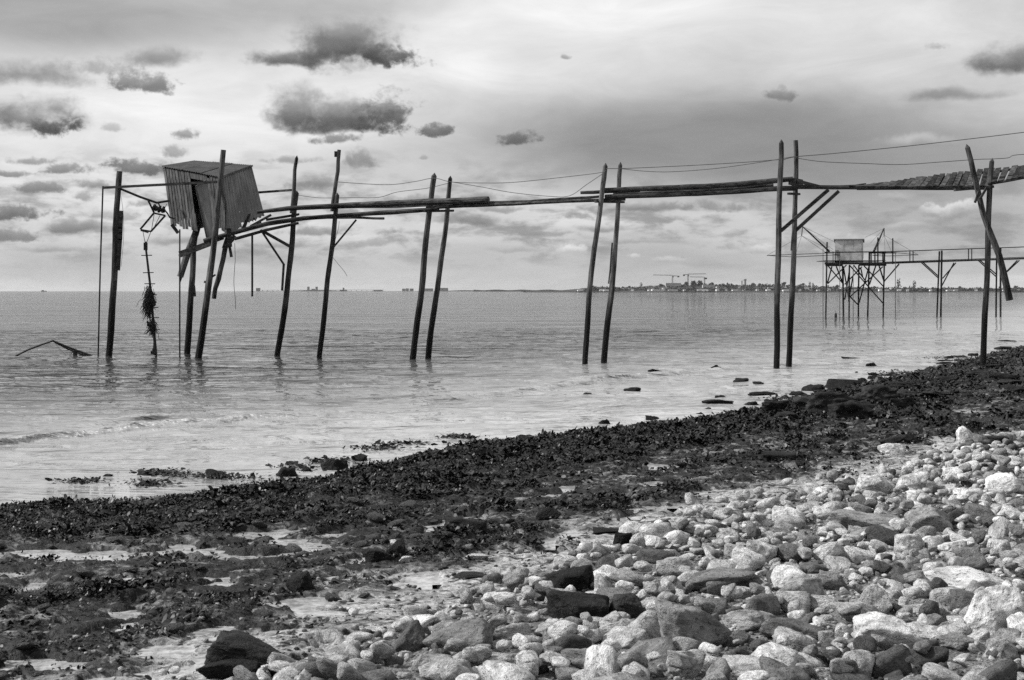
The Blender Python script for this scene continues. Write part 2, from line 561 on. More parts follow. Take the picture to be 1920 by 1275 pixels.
M['far_wood'] = wood_mat('far_pier_wood', (9, 9, 1.5), .012, .05, tide=False)
M['far_paint'] = plain_mat('stained_white_paint', .30, .56, 1.6, .7, 0, .004, per_object=.05)
M['far_side'] = plain_mat('shade_grey_side', .16, .26, 1.6, .7, 0, .004, per_object=.05)  # shade of the cabin's unlit side put into a greyer colour
M['house_wall'] = plain_mat('pale_render', .5, .7, .4, .8, bump=0, per_object=.5)
M['house_roof'] = plain_mat('tiled_roof', .10, .2, .6, .85, bump=0, per_object=.7)
M['tree'] = plain_mat('far_foliage', .012, .05, .35, .9, bump=0, per_object=.5)
M['trunk'] = plain_mat('far_bark', .03, .06, 1.0, .9, bump=0)
M['hill'] = plain_mat('scrubby_hillside', .012, .04, .02, .95, bump=0, per_object=0)
M['concrete'] = plain_mat('pale_concrete', .28, .42, .05, .85, bump=0, per_object=.3)
M['crane'] = plain_mat('crane_steel', .03, .06, 1, .6, bump=0)
M['rock_dark'] = stone_mat('weedy_rock', 'object', .004, .085, .14, .5, .6)
M['rock_pale'] = stone_mat('limestone', 'object', .020, .80, .2, .46)
M['shingle'] = stone_mat('shingle_stone', 'mesh', .020, .76, .2, .42)
# ------------------------------------------------------------------ the ground: shore shelf, pools, sea
def sea_pt(u, v):
    d = dsea(v)
    return ((u - 960) / FPX * d, d)


SHORE = [sea_pt(u, v + 22 * max(0, min(1, (1500 - u) / 1300))) for u, v in [(0, 938), (110, 930), (250, 926), (400, 913), (560, 894), (640, 878), (720, 858), (840, 834), (1000, 820),
                                   (1120, 805), (1250, 795), (1400, 772), (1500, 752), (1640, 718), (1740, 694), (1850, 668), (1920, 650)]]
SHORE = [(-210, -190), (SHORE[0][0] - 33, SHORE[0][1] - 27)] + SHORE + [(62, 150), (170, 400), (420, 1000)]
ZB = ([-60, -20, -5, -1.0, 0, 0.6, 3, 7, 9, 12, 16, 25, 80], [-2.5, -1.0, -.30, -.07, 0.0, .035, .09, .17, .25, .47, .86, 1.3, 3.0])


def sdist(x, y, line):
    x = np.asarray(x, float); y = np.asarray(y, float)
    best = np.full(x.shape, 1e18); sg = np.ones(x.shape)
    for (ax, ay), (bx, by) in zip(line[:-1], line[1:]):
        dx, dy = bx - ax, by - ay
        t = np.clip(((x - ax) * dx + (y - ay) * dy) / (dx * dx + dy * dy), 0, 1)
        qx = x - (ax + t * dx); qy = y - (ay + t * dy)
        d2 = qx * qx + qy * qy
        m = d2 < best
        best = np.where(m, d2, best)
        sg = np.where(m, np.where(dx * (y - ay) - dy * (x - ax) < 0, 1.0, -1.0), sg)
    return np.sqrt(best) * sg


def zbase(s):
    return np.interp(s, *ZB)


def gnd(u, v):
    """where the view through picture point (u, v) meets the shore"""
    d = np.geomspace(2.5, 160, 4000)
    x = (u - 960) / FPX * d
    z = EYE - (v - HZ) / FPX * d
    hit = np.nonzero(z <= np.maximum(zbase(sdist(x, d, SHORE)), 0.0))[0]
    i = hit[0] if len(hit) else -1
    return np.array([x[i], d[i], z[i]])


PEB = [tuple(gnd(u, v + 16)[:2]) for u, v in [(330, 1330), (470, 1275), (560, 1238), (640, 1200), (760, 1150), (900, 1102), (1000, 1062), (1100, 1035), (1180, 1000),
                                         (1300, 962), (1440, 918), (1560, 905), (1650, 878), (1760, 850), (1800, 822), (1920, 806), (2100, 785)]]
PEB = [(-6, -8), (-4, 2)] + PEB + [(30, 42), (90, 120)]

POOLS = []   # centre x, y, half length across the view, half length along the view, depth
for (u, v, w, h, dp) in [(150, 1046, 330, 26, .10), (60, 1040, 120, 26, .10), (500, 1000, 130, 14, .10), (560, 1020, 150, 18, .09), (330, 1035, 140, 12, .07), (480, 1070, 110, 10, .07), (620, 1005, 60, 22, .08),
                         (165, 985, 80, 10, .07), (640, 965, 22, 22, .09), (770, 988, 70, 8, .08), (880, 975, 70, 8, .07), (1000, 932, 90, 8, .09), (1060, 952, 50, 7, .07), (900, 862, 50, 8, .08), (960, 868, 70, 6, .08),
                         (1240, 876, 100, 14, .09), (1200, 908, 70, 10, .08), (1330, 842, 60, 6, .07), (1545, 820, 60, 6, .08), (1570, 835, 60, 6, .08), (1380, 858, 40, 10, .07), (1840, 773, 130, 7, .09), (1740, 832, 45, 9, .09),
                         (290, 1225, 150, 26, .10), (120, 1250, 130, 26, .09), (430, 1195, 110, 14, .08), (60, 1160, 90, 12, .07), (230, 1150, 120, 10, .07), (600, 1150, 90, 14, .07), (650, 1090, 60, 8, .06), (880, 1050, 60, 6, .05), (480, 1130, 80, 8, .06),
                         (380, 1010, 60, 6, .06), (60, 1105, 60, 8, .05), (330, 1120, 60, 6, .05), (180, 1190, 80, 8, .05), (1120, 870, 50, 6, .06), (1450, 880, 40, 6, .05), (1030, 905, 60, 6, .05), (820, 925, 50, 6, .05)]:
    p = gnd(u, v)
    hx = w / 2 / FPX * p[1]
    hy = h / 2 / FPX * p[1] / ((EYE - p[2]) / p[1])
    POOLS.append((p[0], p[1], hx, hy, dp))


def pool_mask(x, y):
    m = np.zeros_like(x)
    wob = fbm2(x * 2.6, y * 2.6, 4, 77) * 0.8
    for (px, py, hx, hy, dp) in POOLS:
        r = np.sqrt(((x - px) / hx) ** 2 + ((y - py) / hy) ** 2) + wob
        m = np.maximum(m, (1 - sstep(r, .55, 1.35)) * dp)
    al = (x * .75 + y * .66); ac = (x * .66 - y * .75)
    s = sdist(x, y, SHORE)
    few = sstep(fbm2(al * 1.7, ac * 2.6, 4, 131), .08, .46) * .064 * sstep(s, 2.2, 3.4)
    return np.maximum(m, few)


def masks(x, y, s=None, sp=None):
    if s is None: s = sdist(x, y, SHORE)
    if sp is None: sp = sdist(x, y, PEB)
    edge = fbm2(x * 1.3, y * 1.3, 3, 5)
    peb = sstep(sp + edge * .25, -.15, .35)
    al = (x * .75 + y * .66); ac = (x * .66 - y * .75)
    strip = sstep(sp + edge * .7, -1.35, -.3)          # pale sand and grit below the pebbles
    leaf = sstep(s + edge * .35, -.05, .12) * (1 - sstep(s + edge * 1.1, 1.7, 3.4))
    pat = fbm2(al * .55, ac * 1.1, 4, 21)
    leaf = np.maximum(leaf, sstep(pat, .12, .42) * (1 - sstep(s, 5.5, 7.5)) * sstep(s, .0, .3))
    leaf = leaf * sstep(fbm2(al * 1.1, ac * 2.6, 4, 31), -.48, -.02) * (1 - strip) * (1 - peb)
    return s, sp, peb, strip, leaf


def height(x, y, full=True):
    s, sp, peb, strip, leaf = masks(x, y)
    zb = zbase(s)
    al = (x * .75 + y * .66); ac = (x * .66 - y * .75)
    shelf = sstep(s, -.15, .5) * (1 - peb) * (1 - .75 * strip)
    pm = pool_mask(x, y) * (1 - peb)
    n = .034 * (np.abs(fbm2(al * .9, ac * 1.7, 3, 3)) * 1.5) + .020 * fbm2(al * 2.6, ac * 5.0, 3, 9) + .026 * np.abs(fbm2(x * 7, y * 7, 3, 14))
    n = n * (1 - np.clip(pm * 9, 0, .62))
    z = zb + shelf * (n + .012) + leaf * (.030 + .050 * fbm2(x * 2.6, y * 2.6, 3, 41)) - pm * sstep(s, .2, .8)
    z += strip * .012 * fbm2(x * 7, y * 7, 3, 51) + peb * .03 * fbm2(x * 2, y * 2, 3, 61)
    z += sstep(-s, 0, 3) * .03 * fbm2(x * .8, y * .8, 3, 71)
    return z, (s, sp, peb, strip, leaf, pm)


def fan(angles, dists):
    a, d = np.meshgrid(angles, dists)
    return np.sin(a) * d, np.cos(a) * d


def fan_faces(nr, nc, wrap):
    i = np.arange(nr - 1)[:, None]; j = np.arange(nc if wrap else nc - 1)[None, :]
    j2 = (j + 1) % nc
    q = np.stack([i * nc + j, i * nc + j2, (i + 1) * nc + j2, (i + 1) * nc + j], -1)
    return q.reshape(-1, 4)[:, ::-1]


ang = np.concatenate([np.linspace(-180, -30, 40, endpoint=False), np.linspace(-30, -22, 30, endpoint=False), np.linspace(-22, 22, 430, endpoint=False),
                      np.linspace(22, 30, 30, endpoint=False), np.linspace(30, 180, 40, endpoint=False)]) * math.pi / 180
dis = np.concatenate([np.geomspace(.25, 4.2, 14, endpoint=False), np.geomspace(4.2, 40, 560, endpoint=False), np.geomspace(40, 80, 90, endpoint=False), np.geomspace(80, 320, 20)])
GX, GY = fan(ang, dis)
GZ, (gs, gsp, gpeb, gstrip, gleaf, gpm) = height(GX.ravel(), GY.ravel())
gv = np.stack([GX.ravel(), GY.ravel(), GZ], -1)

m, g, b = new_mat('shore_ground')
at = g.node('ShaderNodeAttribute', attribute_type='GEOMETRY', attribute_name='zone')
sp_ = g.node('ShaderNodeSeparateColor'); g.l.new(at.outputs['Color'], sp_.inputs[0])
zp, zs, zl = sp_.outputs
pos = g.node('ShaderNodeNewGeometry').outputs['Position']
na = g.noise(pos, 2.2, 6, .65, .5)
nb = g.noise(pos, 19.0, 5, .7, .3)
nc = g.noise(g.scale(pos, (1, 1.6, 1)), 6.0, 5, .62, .8)
alg = g.fmix(g.rng(nb, .36, .66), .004, .024)
silt = g.fmix(g.rng(nb, .3, .7), .07, .30)
siltm = g.math('MULTIPLY', g.rng(g.math('ADD', g.math('MULTIPLY', na, .5), g.math('MULTIPLY', nc, .5)), .505, .585), g.math('SUBTRACT', 1.0, zl))
val = g.fmix(g.math('MULTIPLY', siltm, .8), alg, silt)
sand = g.fmix(g.rng(nb, .3, .7), .16, .48)
val = g.fmix(g.math('MULTIPLY', zs, g.rng(nc, .36, .52)), val, sand)
gravel = g.fmix(g.rng(g.noise(pos, 60, 4, .7), .35, .65), .03, .22)  # base colour lowered to deepen the shade in gaps between cobbles
val = g.fmix(zp, val, gravel)
g.l.new(g.grey(val), b.inputs['Base Color'])
g.put(b.inputs['Roughness'], g.fmix(g.math('MAXIMUM', zp, zs), g.rng(nb, .3, .7, .38, .75), .85))
b.inputs['Specular IOR Level'].default_value = .16
g.l.new(g.bump(g.math('ADD', nb, g.math('MULTIPLY', nc, 1.5)), .03, .9), b.inputs['Normal'])
M['ground'] = m

me = mesh_np('shore_ground', gv, fan_faces(len(dis), len(ang), True), m)
zone = np.stack([gpeb, np.clip(gstrip * (1 - gpeb), 0, 1), gleaf, np.ones_like(gpeb)], -1).astype(np.float32)
ca = me.attributes.new('zone', 'FLOAT_COLOR', 'POINT')
ca.data.foreach_set('color', zone.ravel())
ground = tag(link('ground', me), kind='structure')


def water_mat(name, base, amp, pool=False):
    m, g, b = new_mat(name)
    pos = g.node('ShaderNodeNewGeometry').outputs['Position']
    w1 = g.noise(g.scale(pos, (.16, .42, 1)), 1.0, 3, .55, .3)
    w2 = g.noise(g.scale(pos, (.36, 1.35, 1)), 1.0, 4, .6, .5)
    w3 = g.noise(g.scale(pos, (1.5, 5.5, 1)), 1.0, 3, .6, .3)
    w0 = g.noise(g.scale(pos, (.045, .15, 1)), 1.0, 3, .6, .3)
    b0 = g.bump(w0, amp * 10, 1.0)
    b1 = g.bump(w1, amp * 7.5, 1.0, b0)
    b2 = g.bump(w2, amp * 3.6, 1.0, b1)
    b3 = g.bump(w3, amp * .36, 1.0, b2)
    g.l.new(b3 if not pool else b3, b.inputs['Normal'])
    tone = g.fmix(g.rng(g.noise(g.scale(pos, (.02, .07, 1)), 1.0, 4, .6), .3, .7), base * .8, base * 1.2)
    rough = .07
    if not pool:
        shal = g.node('ShaderNodeAttribute', attribute_type='GEOMETRY', attribute_name='shallow').outputs['Fac']
        tone = g.math('MULTIPLY', tone, g.fmix(shal, .08, 1.7))
        s1 = g.noise(g.scale(pos, (.55, 1.5, 1)), 1.0, 5, .65, .6)
        s2 = g.noise(g.scale(pos, (.05, .22, 1)), 1.0, 4, .6, .4)
        ruf = g.rng(g.math('ADD', g.math('MULTIPLY', s1, .4), g.math('MULTIPLY', s2, .6)), .43, .60)
        rough0 = g.math('MULTIPLY', g.fmix(ruf, .03, .10), g.fmix(shal, 1.0, .35))
        fo = g.node('ShaderNodeAttribute', attribute_type='GEOMETRY', attribute_name='foam').outputs['Fac']
        fm = g.math('MULTIPLY', fo, g.rng(g.noise(pos, 16.0, 5, .75, .5), .49, .62))
        tone = g.fmix(fm, tone, .7)
        rough = g.fmix(fm, rough0, .7)
    if pool:
        tone = g.fmix(g.rng(g.noise(pos, 11.0, 6, .72, .6), .36, .64), base * .45, base * 1.05)
    g.l.new(g.grey(tone), b.inputs['Base Color'])
    g.put(b.inputs['Roughness'], rough)
    b.inputs['IOR'].default_value = 1.33
    return m


M['sea'] = water_mat('silty_sea', .20, .13)
M['pool'] = water_mat('shallow_pool_water', .40, .004, True)

# sea sheet with two small waves running in towards the shore
wa = np.concatenate([np.linspace(-180, -30, 30, endpoint=False), np.linspace(-30, 30, 420, endpoint=False), np.linspace(30, 180, 30, endpoint=False)]) * math.pi / 180
wd = np.concatenate([[.3], np.geomspace(9, 13, 12, endpoint=False), np.geomspace(13, 34, 330, endpoint=False), np.geomspace(34, 90, 170, endpoint=False), np.geomspace(90, 6500, 60)])
WX, WY = fan(wa, wd)
WX = WX.ravel(); WY = WY.ravel()
WZ = np.zeros_like(WX); FO = np.zeros_like(WX)


def swash(line, hgt, width, foam):
    global WZ, FO
    pts = [sea_pt(u, v) for u, v in line]
    sel = (WY > 10) & (WY < 60)
    x = WX[sel]; y = WY[sel]
    s = sdist(x, y, pts) + .10 * fbm2(x * 1.3, y * 1.3, 3, 90)
    x0, x1 = pts[0][0], pts[-1][0]
    along = sstep(x, x0 - .5, x0 + .8) * (1 - sstep(x, x1 - (x1 - x0) * .22, x1 + .2))
    # steep towards the land, long back towards the sea
    prof = np.where(s > 0, np.exp(-(s / (width * .45)) ** 2), np.exp(-(s / (width * 1.5)) ** 2))
    k = hgt * (1 + .35 * fbm2(x * 2.5, y * 2.5, 3, 95))
    WZ[sel] += prof * k * along
    FO[sel] = np.maximum(FO[sel], np.exp(-((s - width * .3) / (width * .55)) ** 2) * along * foam)


swash([(-260, 862), (0, 833), (150, 817), (300, 799), (480, 784), (620, 775)], .09, .26, .8)
swash([(160, 797), (230, 789), (320, 783), (420, 778)], .06, .25, .3)
swash([(760, 757), (830, 753), (960, 739), (1100, 716), (1250, 704), (1400, 690)], .07, .4, .0)
swash([(1000, 722), (1250, 705), (1420, 690), (1560, 676)], .04, .4, .1)
swash([(1560, 690), (1680, 668), (1800, 655), (1900, 645)], .05, .5, .5)
WZ += (.030 * fbm2(WX * .30, WY * .75, 3, 99) + .055 * (.35 - np.abs(fbm2(WX * .55 + .2 * WY, WY * 1.1, 3, 103)))) * sstep(WY, 15, 26) * (1 - sstep(np.hypot(WX, WY), 80, 300))
me = mesh_np('sea_surface', np.stack([WX, WY, WZ], -1), fan_faces(len(wd), len(wa), True), M['sea'])
sa = me.attributes.new('shallow', 'FLOAT', 'POINT')
sa.data.foreach_set('value', sstep(sdist(WX, WY, SHORE), -20, -.5).astype(np.float32))
fa = me.attributes.new('foam', 'FLOAT', 'POINT')
fa.data.foreach_set('value', FO.astype(np.float32))
tag(link('sea', me), kind='structure')

# standing water left on the shelf by the tide: one sheet just under the mean level of the rock
pa = np.linspace(-30, 34, 130) * math.pi / 180
pd = np.geomspace(5.5, 60, 130)
PX, PY = fan(pa, pd)
PX = PX.ravel(); PY = PY.ravel()
ps = sdist(PX, PY, SHORE); psp = sdist(PX, PY, PEB)
PZ = zbase(ps) - .008
pf = fan_faces(len(pd), len(pa), False)
ok = ((ps > .15) & (psp < -.45))[pf].all(axis=1)
me = mesh_np('tide_pools', np.stack([PX, PY, PZ], -1), pf[ok], M['pool'])
tag(link('tide_pool_water', me), kind='structure')


def land_z(x, y):
    return float(height(np.array([x], float), np.array([y], float))[0][0])


# ------------------------------------------------------------------ seaweed: leafy wrack lying on the shelf (nobody could count it)
def make_wrack():
    nc = len(ang); nr = len(dis)
    i0 = int(np.searchsorted(dis, 5.0)); i1 = int(np.searchsorted(dis, 75))
    j0, j1 = 50, 520
    w = gleaf.reshape(nr, nc)[i0:i1, j0:j1].copy()
    w *= (gpm.reshape(nr, nc)[i0:i1, j0:j1] < .03)
    w = np.clip(w, 0, 1) ** 1.3
    s2 = gs.reshape(nr, nc)[i0:i1, j0:j1]
    w += .07 * (1 - np.clip(gstrip.reshape(nr, nc)[i0:i1, j0:j1] * 1.3, 0, .97)) * ((s2 > .2) & (gpeb.reshape(nr, nc)[i0:i1, j0:j1] < .1) & (gpm.reshape(nr, nc)[i0:i1, j0:j1] < .02))
    w = w.ravel() / w.sum()
    N = 130000
    idx = rng.choice(len(w), N, p=w)
    ii = idx // (j1 - j0) + i0; jj = idx % (j1 - j0) + j0
    a = ang[jj] + rng.random(N) * (ang[100] - ang[99]) * 1.0
    d = dis[ii] * (1 + rng.random(N) * .0042)
    x = np.sin(a) * d; y = np.cos(a) * d
    z = GZ.reshape(nr, nc)[ii, jj]
    # strands afloat just off the edge
    fl = [(350, 893, 90, 8), (440, 897, 70, 7), (150, 905, 60, 5), (620, 866, 60, 6), (705, 842, 70, 5), (770, 834, 80, 5), (300, 888, 60, 6), (280, 910, 60, 7), (860, 822, 50, 4), (1480, 748, 60, 4), (1690, 700, 60, 4), (1780, 672, 60, 4), (560, 878, 60, 8)]
    k0 = 0
    clump = np.clip(1 + .9 * fbm2(x * 1.6, y * 1.6, 3, 151), .55, 1.9)
    for (u_, v_, hu_, hv_) in fl:
        n_f = 170
        uu_ = u_ + rng.normal(0, hu_ * .42, n_f); vv_ = v_ + rng.normal(0, hv_ * .42, n_f)
        dd_ = EYE * FPX / (vv_ - HZ)
        x[k0:k0 + n_f] = (uu_ - 960) / FPX * dd_; y[k0:k0 + n_f] = dd_
        z[k0:k0 + n_f] = np.maximum(height(x[k0:k0 + n_f], dd_)[0], .012); d[k0:k0 + n_f] = dd_
        k0 += n_f
    L = rng.uniform(.022, .062, N) * clump * np.clip(d / 16, .7, 1.7); W = L * rng.uniform(.35, .65, N)
    az = rng.random(N) * 6.283; pit = np.abs(rng.normal(.05, .38, N))
    pit[:k0] *= .4
    curl = rng.uniform(-1.2, .6, N)
    dx, dy = np.cos(az), np.sin(az)
    rl = rng.normal(0, .5, N)
    sx, sy, sz = -dy * np.cos(rl), dx * np.cos(rl), np.sin(rl)
    p0 = np.stack([x, y, z + rng.uniform(-.005, .03, N)], -1)
    d1 = np.stack([dx * np.cos(pit), dy * np.cos(pit), np.sin(pit)], -1)
    d2 = np.stack([dx * np.cos(pit + curl), dy * np.cos(pit + curl), np.sin(pit + curl)], -1)
    p1 = p0 + d1 * (L * .5)[:, None]
    p2 = p1 + d2 * (L * .5)[:, None]
    sd = np.stack([sx, sy, sz], -1)
    v = np.stack([p0 - sd * (W * .3)[:, None], p0 + sd * (W * .3)[:, None], p1 + sd * (W * .6)[:, None], p1 - sd * (W * .6)[:, None], p2 + sd * (W * .25)[:, None], p2 - sd * (W * .25)[:, None]], 1)
    base = (np.arange(N) * 6)[:, None]
    f = np.concatenate([base + np.array([[0, 1, 2, 3]]), base + np.array([[3, 2, 4, 5]])], 0)
    m, g, b = new_mat('bladder_wrack')
    pos = g.node('ShaderNodeNewGeometry').outputs['Position']
    n = g.noise(pos, 30, 3, .6)
    g.l.new(g.grey(g.fmix(g.rng(n, .35, .65), .005, .028)), b.inputs['Base Color'])
    b.inputs['Roughness'].default_value = .42
    b.inputs['Specular IOR Level'].default_value = .16
    me = mesh_np('wrack', v.reshape(-1, 3), f, m, True)
    tag(link('seaweed', me), 'dark leafy bladder wrack covering the rock shelf at the tide line', 'seaweed', kind='stuff')


make_wrack()
# ------------------------------------------------------------------ the wrecked fishing pier
def fF(u): return float(np.interp(u, [204, 373, 598, 773, 1096, 1455, 1843, 2050], [52.0, 50.4, 50.8, 49.4, 46.3, 44.1, 43.2, 42.6]))
def fB(u): return float(np.interp(u, [352, 521, 803, 1133, 1479, 1860], [54.2, 52.4, 50.4, 47.2, 45.0, 44.1]))


pier = thing('fishing_pier', PT(1096, 683, 46.3) * np.array([1, 1, 0]), 'long wrecked wooden pier with leaning posts and sagging logs reaching out to the tilted hut', 'pier')


def pole(name, pts, d, w0, w1, mat='post', parent=None, point=.0, deep=.9, label=None, seg=10, rough=.10, wob=.02, step=.35):
    """pts: base to top as picture points, d metres away; w: widths in picture units"""
    q = [PT(u, v, d) for u, v in pts]
    if deep:
        a = q[0] - q[1]; q[0] = q[0] + a / abs(a[2]) * deep
    b = MB()
    n = len(q)
    rr = [(w0 + (w1 - w0) * i / (n - 1)) / 2 / FPX * d for i in range(n)]
    b.tube(q, rr, seg=seg, point=point, rough=rough, wob=wob, step=step)
    o = b.build(name, M[mat], parent, smooth=False)
    if label: o['label'] = label
    return o


pole('post', [(204, 668), (213, 520), (224, 321)], 52.0, 13, 10.5, parent=pier, label='outermost post carrying the hanging board')
pole('post', [(352, 663), (357, 560), (362, 470), (371, 412)], 54.2, 12, 10.5, parent=pier)
pole('post', [(373, 672), (390, 555), (404, 420), (419, 281)], 50.4, 13.5, 9.5, parent=pier, label='thick round-topped post standing in front of the hut')
pole('post', [(521, 667), (536, 560), (548, 450), (556, 362)], 52.4, 11, 9.5, parent=pier, point=.1)
pole('post', [(598, 670), (612, 560), (624, 450), (632, 366)], 50.8, 10.5, 8.5, parent=pier, point=.1)
pole('post', [(773, 674), (790, 540), (803, 420), (814, 330)], 49.4, 11.5, 9.5, parent=pier, point=.12)
pole('post', [(803, 673), (817, 560), (833, 440), (844, 335)], 50.4, 11.5, 8, parent=pier, point=.11)
pole('post', [(1096, 683), (1104, 560), (1119, 440), (1135, 312)], 46.3, 11.5, 9.5, parent=pier, point=.12)
pole('post', [(1133, 681), (1145, 560), (1155, 440), (1163, 310)], 47.2, 12.5, 8, parent=pier, point=.12)
pole('post', [(1455, 690), (1457, 560), (1462, 400), (1465, 268)], 44.1, 11.5, 9, parent=pier, point=.12)
pole('post', [(1479, 688), (1486, 560), (1490, 400), (1492, 263)], 45.0, 11.5, 8.5, parent=pier)
pole('post', [(1843, 694), (1850, 500), (1857, 351), (1860, 303)], 43.4, 11.5, 9, parent=pier, point=.12)
pole('broken_post', [(1893, 563), (1872, 480), (1845, 400), (1814, 277)], 42.9, 13, 9.5, parent=pier, point=.12, deep=0, label='broken post hanging askew across the last upright')
pole('splice_pole', [(547, 400), (552, 340), (556, 297)], 52.2, 8, 6.5, parent=pier, point=.12, deep=0)
pole('splice_pole', [(623, 396), (630, 340), (636, 281)], 51.0, 8, 7, parent=pier, deep=0)
b = MB(); b.box(PT(630, 289, 51.0), .055, .05, .10); b.build('block', M['beam'], pier)
pole('splice_lath', [(1141, 532), (1148, 455)], 47.0, 3, 3, parent=pier, deep=0, mat='post')
pole('splice_lath', [(1489, 420), (1484, 470)], 44.8, 5, 4, parent=pier, deep=0, mat='post')


def log(name, pts, w, dd=.27, row='F', label=None, mat='beam', seg=9, rough=.13, wob=.02):
    q = []
    for u, v in pts:
        q.append(PT(u, v, (fF(u) if row == 'F' else fB(u)) + dd))
    ws = w if isinstance(w, (list, tuple)) else [w] * len(q)
    b = MB()
    b.tube(q, [ws[i] / 2 / FPX * q[i][1] for i in range(len(q))], seg=seg, rough=rough, wob=wob, step=.4)
    o = b.build(name, M[mat], pier)
    if label: o['label'] = label
    return o


def stick(name, p0, p1, w, d, h=None, parent=pier, mat='beam', label=None):
    d0, d1 = d if isinstance(d, (tuple, list)) else (d, d)
    b = MB()
    s = w / FPX * (d0 + d1) / 2
    b.beam(PT(*p0, d0), PT(*p1, d1), s, (h / FPX * d0 if h else s), up=(0, 1, 0))
    o = b.build(name, M[mat], parent)
    if label: o['label'] = label
    return o


log('log_beam', [(482, 398), (540, 391), (660, 384), (815, 378), (916, 374)], [6, 9, 10, 12, 12], label='upper log with a sawn end past the second post pair')
log('log_beam', [(382, 452), (440, 436), (500, 420), (570, 409), (640, 404), (740, 398), (822, 391)], [9, 9, 9, 9, 9, 9, 8], .3, label='lower log bowing down under the hut')
log('log_beam', [(440, 448), (500, 431), (560, 418)], [6, 6, 5], .75)
log('log_beam', [(600, 408), (660, 408), (720, 409.5)], [5, 5, 5], .8)
log('log_beam', [(800, 390), (870, 386), (960, 382), (1050, 378), (1172, 373)], [7, 7, 7, 7, 7], .32)
log('log_beam', [(850, 382), (910, 381), (990, 378), (1060, 373), (1130, 368)], [6, 7, 7, 6, 5], .42)
log('log_beam', [(570, 391), (640, 389), (750, 387), (860, 384)], [4, 5, 5, 4], .9)
log('log_beam', [(1089, 361), (1140, 359), (1200, 357)], [6, 7, 6], .6)
log('log_beam', [(1130, 357), (1220, 353), (1320, 350), (1400, 344), (1460, 338), (1487, 335)], [9, 10, 11, 11, 10, 9], .28, label='thick upper log between the third and fourth post pairs')
log('log_beam', [(1135, 369), (1260, 365), (1380, 359), (1460, 354), (1494, 353)], [9, 10, 10, 10, 10], .30)
log('log_beam', [(1150, 364), (1300, 358), (1450, 347)], [5, 6, 6], .75)
log('log_beam', [(1484, 351), (1560, 351), (1700, 352), (1845, 352)], [8, 8, 8, 9], .12, label='long straight edge beam under the slanting planks')
log('log_beam', [(1852, 345), (1920, 333), (2010, 317)], [6, 6, 6], .10)
stick('plank', (1494, 339), (1536, 350), 5, 44.4, 12)
stick('plank', (1484, 340), (1500, 343), 12, (44.3, 45.0))
stick('plank', (1560, 350), (1640, 347), 4, 44.9, 8)
stick('crosspiece', (1478, 363), (1499, 364), 4, (44.0, 45.1))
stick('crosspiece', (1116, 378), (1170, 379), 4, (46.2, 47.3))
stick('crosspiece', (796, 396), (850, 395), 4, (49.3, 50.5))
stick('crosspiece', (1790, 356), (1862, 350), 5, (42.8, 43.8))
for (p0, p1, w, d) in [((1464, 433), (1553, 356), 6.5, (44.2, 44.3)), ((1490, 434), (1573, 358), 6, (45, 44.6)), ((620, 470), (668, 412), 3.2, (50.7, 50.9)),
                       ((492, 433), (549, 465), 5.5, (51.6, 52.2)), ((489, 431), (533, 497), 3.6, (51.4, 52.1)), ((532, 496), (529, 545), 4, (52.1, 52.1)),
                       ((1828, 380), (1836, 358), 4, 42.8), ((1838, 372), (1850, 352), 4, 42.7)]:
    stick('brace', p0, p1, w, d)
# platform timbers under and around the hut
stick('log_rail', (193, 352), (407, 341), 4.5, (51.9, 50.5), label='thin front rail from the outermost post to the hut post')
stick('log_rail', (440, 364), (551, 356), 4, (54.1, 52.3))
b = MB(); b.tube([PT(226, 354, 52.0), PT(262, 369, 52.1), PT(294, 380, 52.2), PT(318, 376, 52.3)], .045, 7, rough=.1); b.build('bent_pipe', M['iron'], pier)
stick('platform_beam', (337, 474), (418, 446), 6, (51.6, 50.8)); stick('platform_beam', (337, 480), (400, 456), 6, (51.5, 50.8))
pole('strut', [(338, 519), (358, 460), (379, 396)], 52.8, 12, 13, parent=pier, deep=0, label='thick raking strut in the open doorway')
pole('strut', [(401, 560), (413, 505), (427, 448)], 51.0, 8.5, 9.5, parent=pier, deep=0, rough=.15)
b = MB(); b.tube([PT(339, 519, 52.8), PT(338, 530, 52.8)], [.07, .01], 6); b.build('splinter', M['beam'], pier)
stick('hanging_board', (429, 428), (431, 463), 8, 50.6, 4); stick('hanging_board', (430, 460), (434, 482), 5, 50.6, 3)
stick('hanging_board', (427, 445), (420, 466), 8, 50.9, 3)
stick('hanging_board', (441, 442), (424, 462), 8, 51.3, 3)
stick('hanging_board', (322, 421), (334, 437), 6, 52.4, 3)
stick('hanging_board', (363, 535), (365, 556), 5, 54.0, 4)
stick('crosspiece', (362, 428), (392, 420), 7, (52.8, 52.0))
stick('hanging_board', (227, 395), (225, 450), 8, 51.8, 3); stick('hanging_board', (225, 448), (221, 507), 7.5, 51.8, 3)
stick('knot', (217, 526), (216, 544), 5, 51.8, 4, mat='iron')
stick('peg', (392, 523), (404, 515), 3, 50.4); stick('peg', (383, 528), (388, 530), 4, 50.4)
b = MB(); b.tube([PT(416, 358, 50.7), PT(423, 377, 50.7), PT(423, 431, 50.7)], .028, 6); b.build('handle_rod', M['iron'], pier)
stick('plank', (470, 424), (508, 403), 4, (51.2, 51.6)); stick('plank', (500, 412), (560, 402), 4, (51.4, 51.9), 10); stick('plank', (455, 432), (490, 418), 5, 51.4, 8)

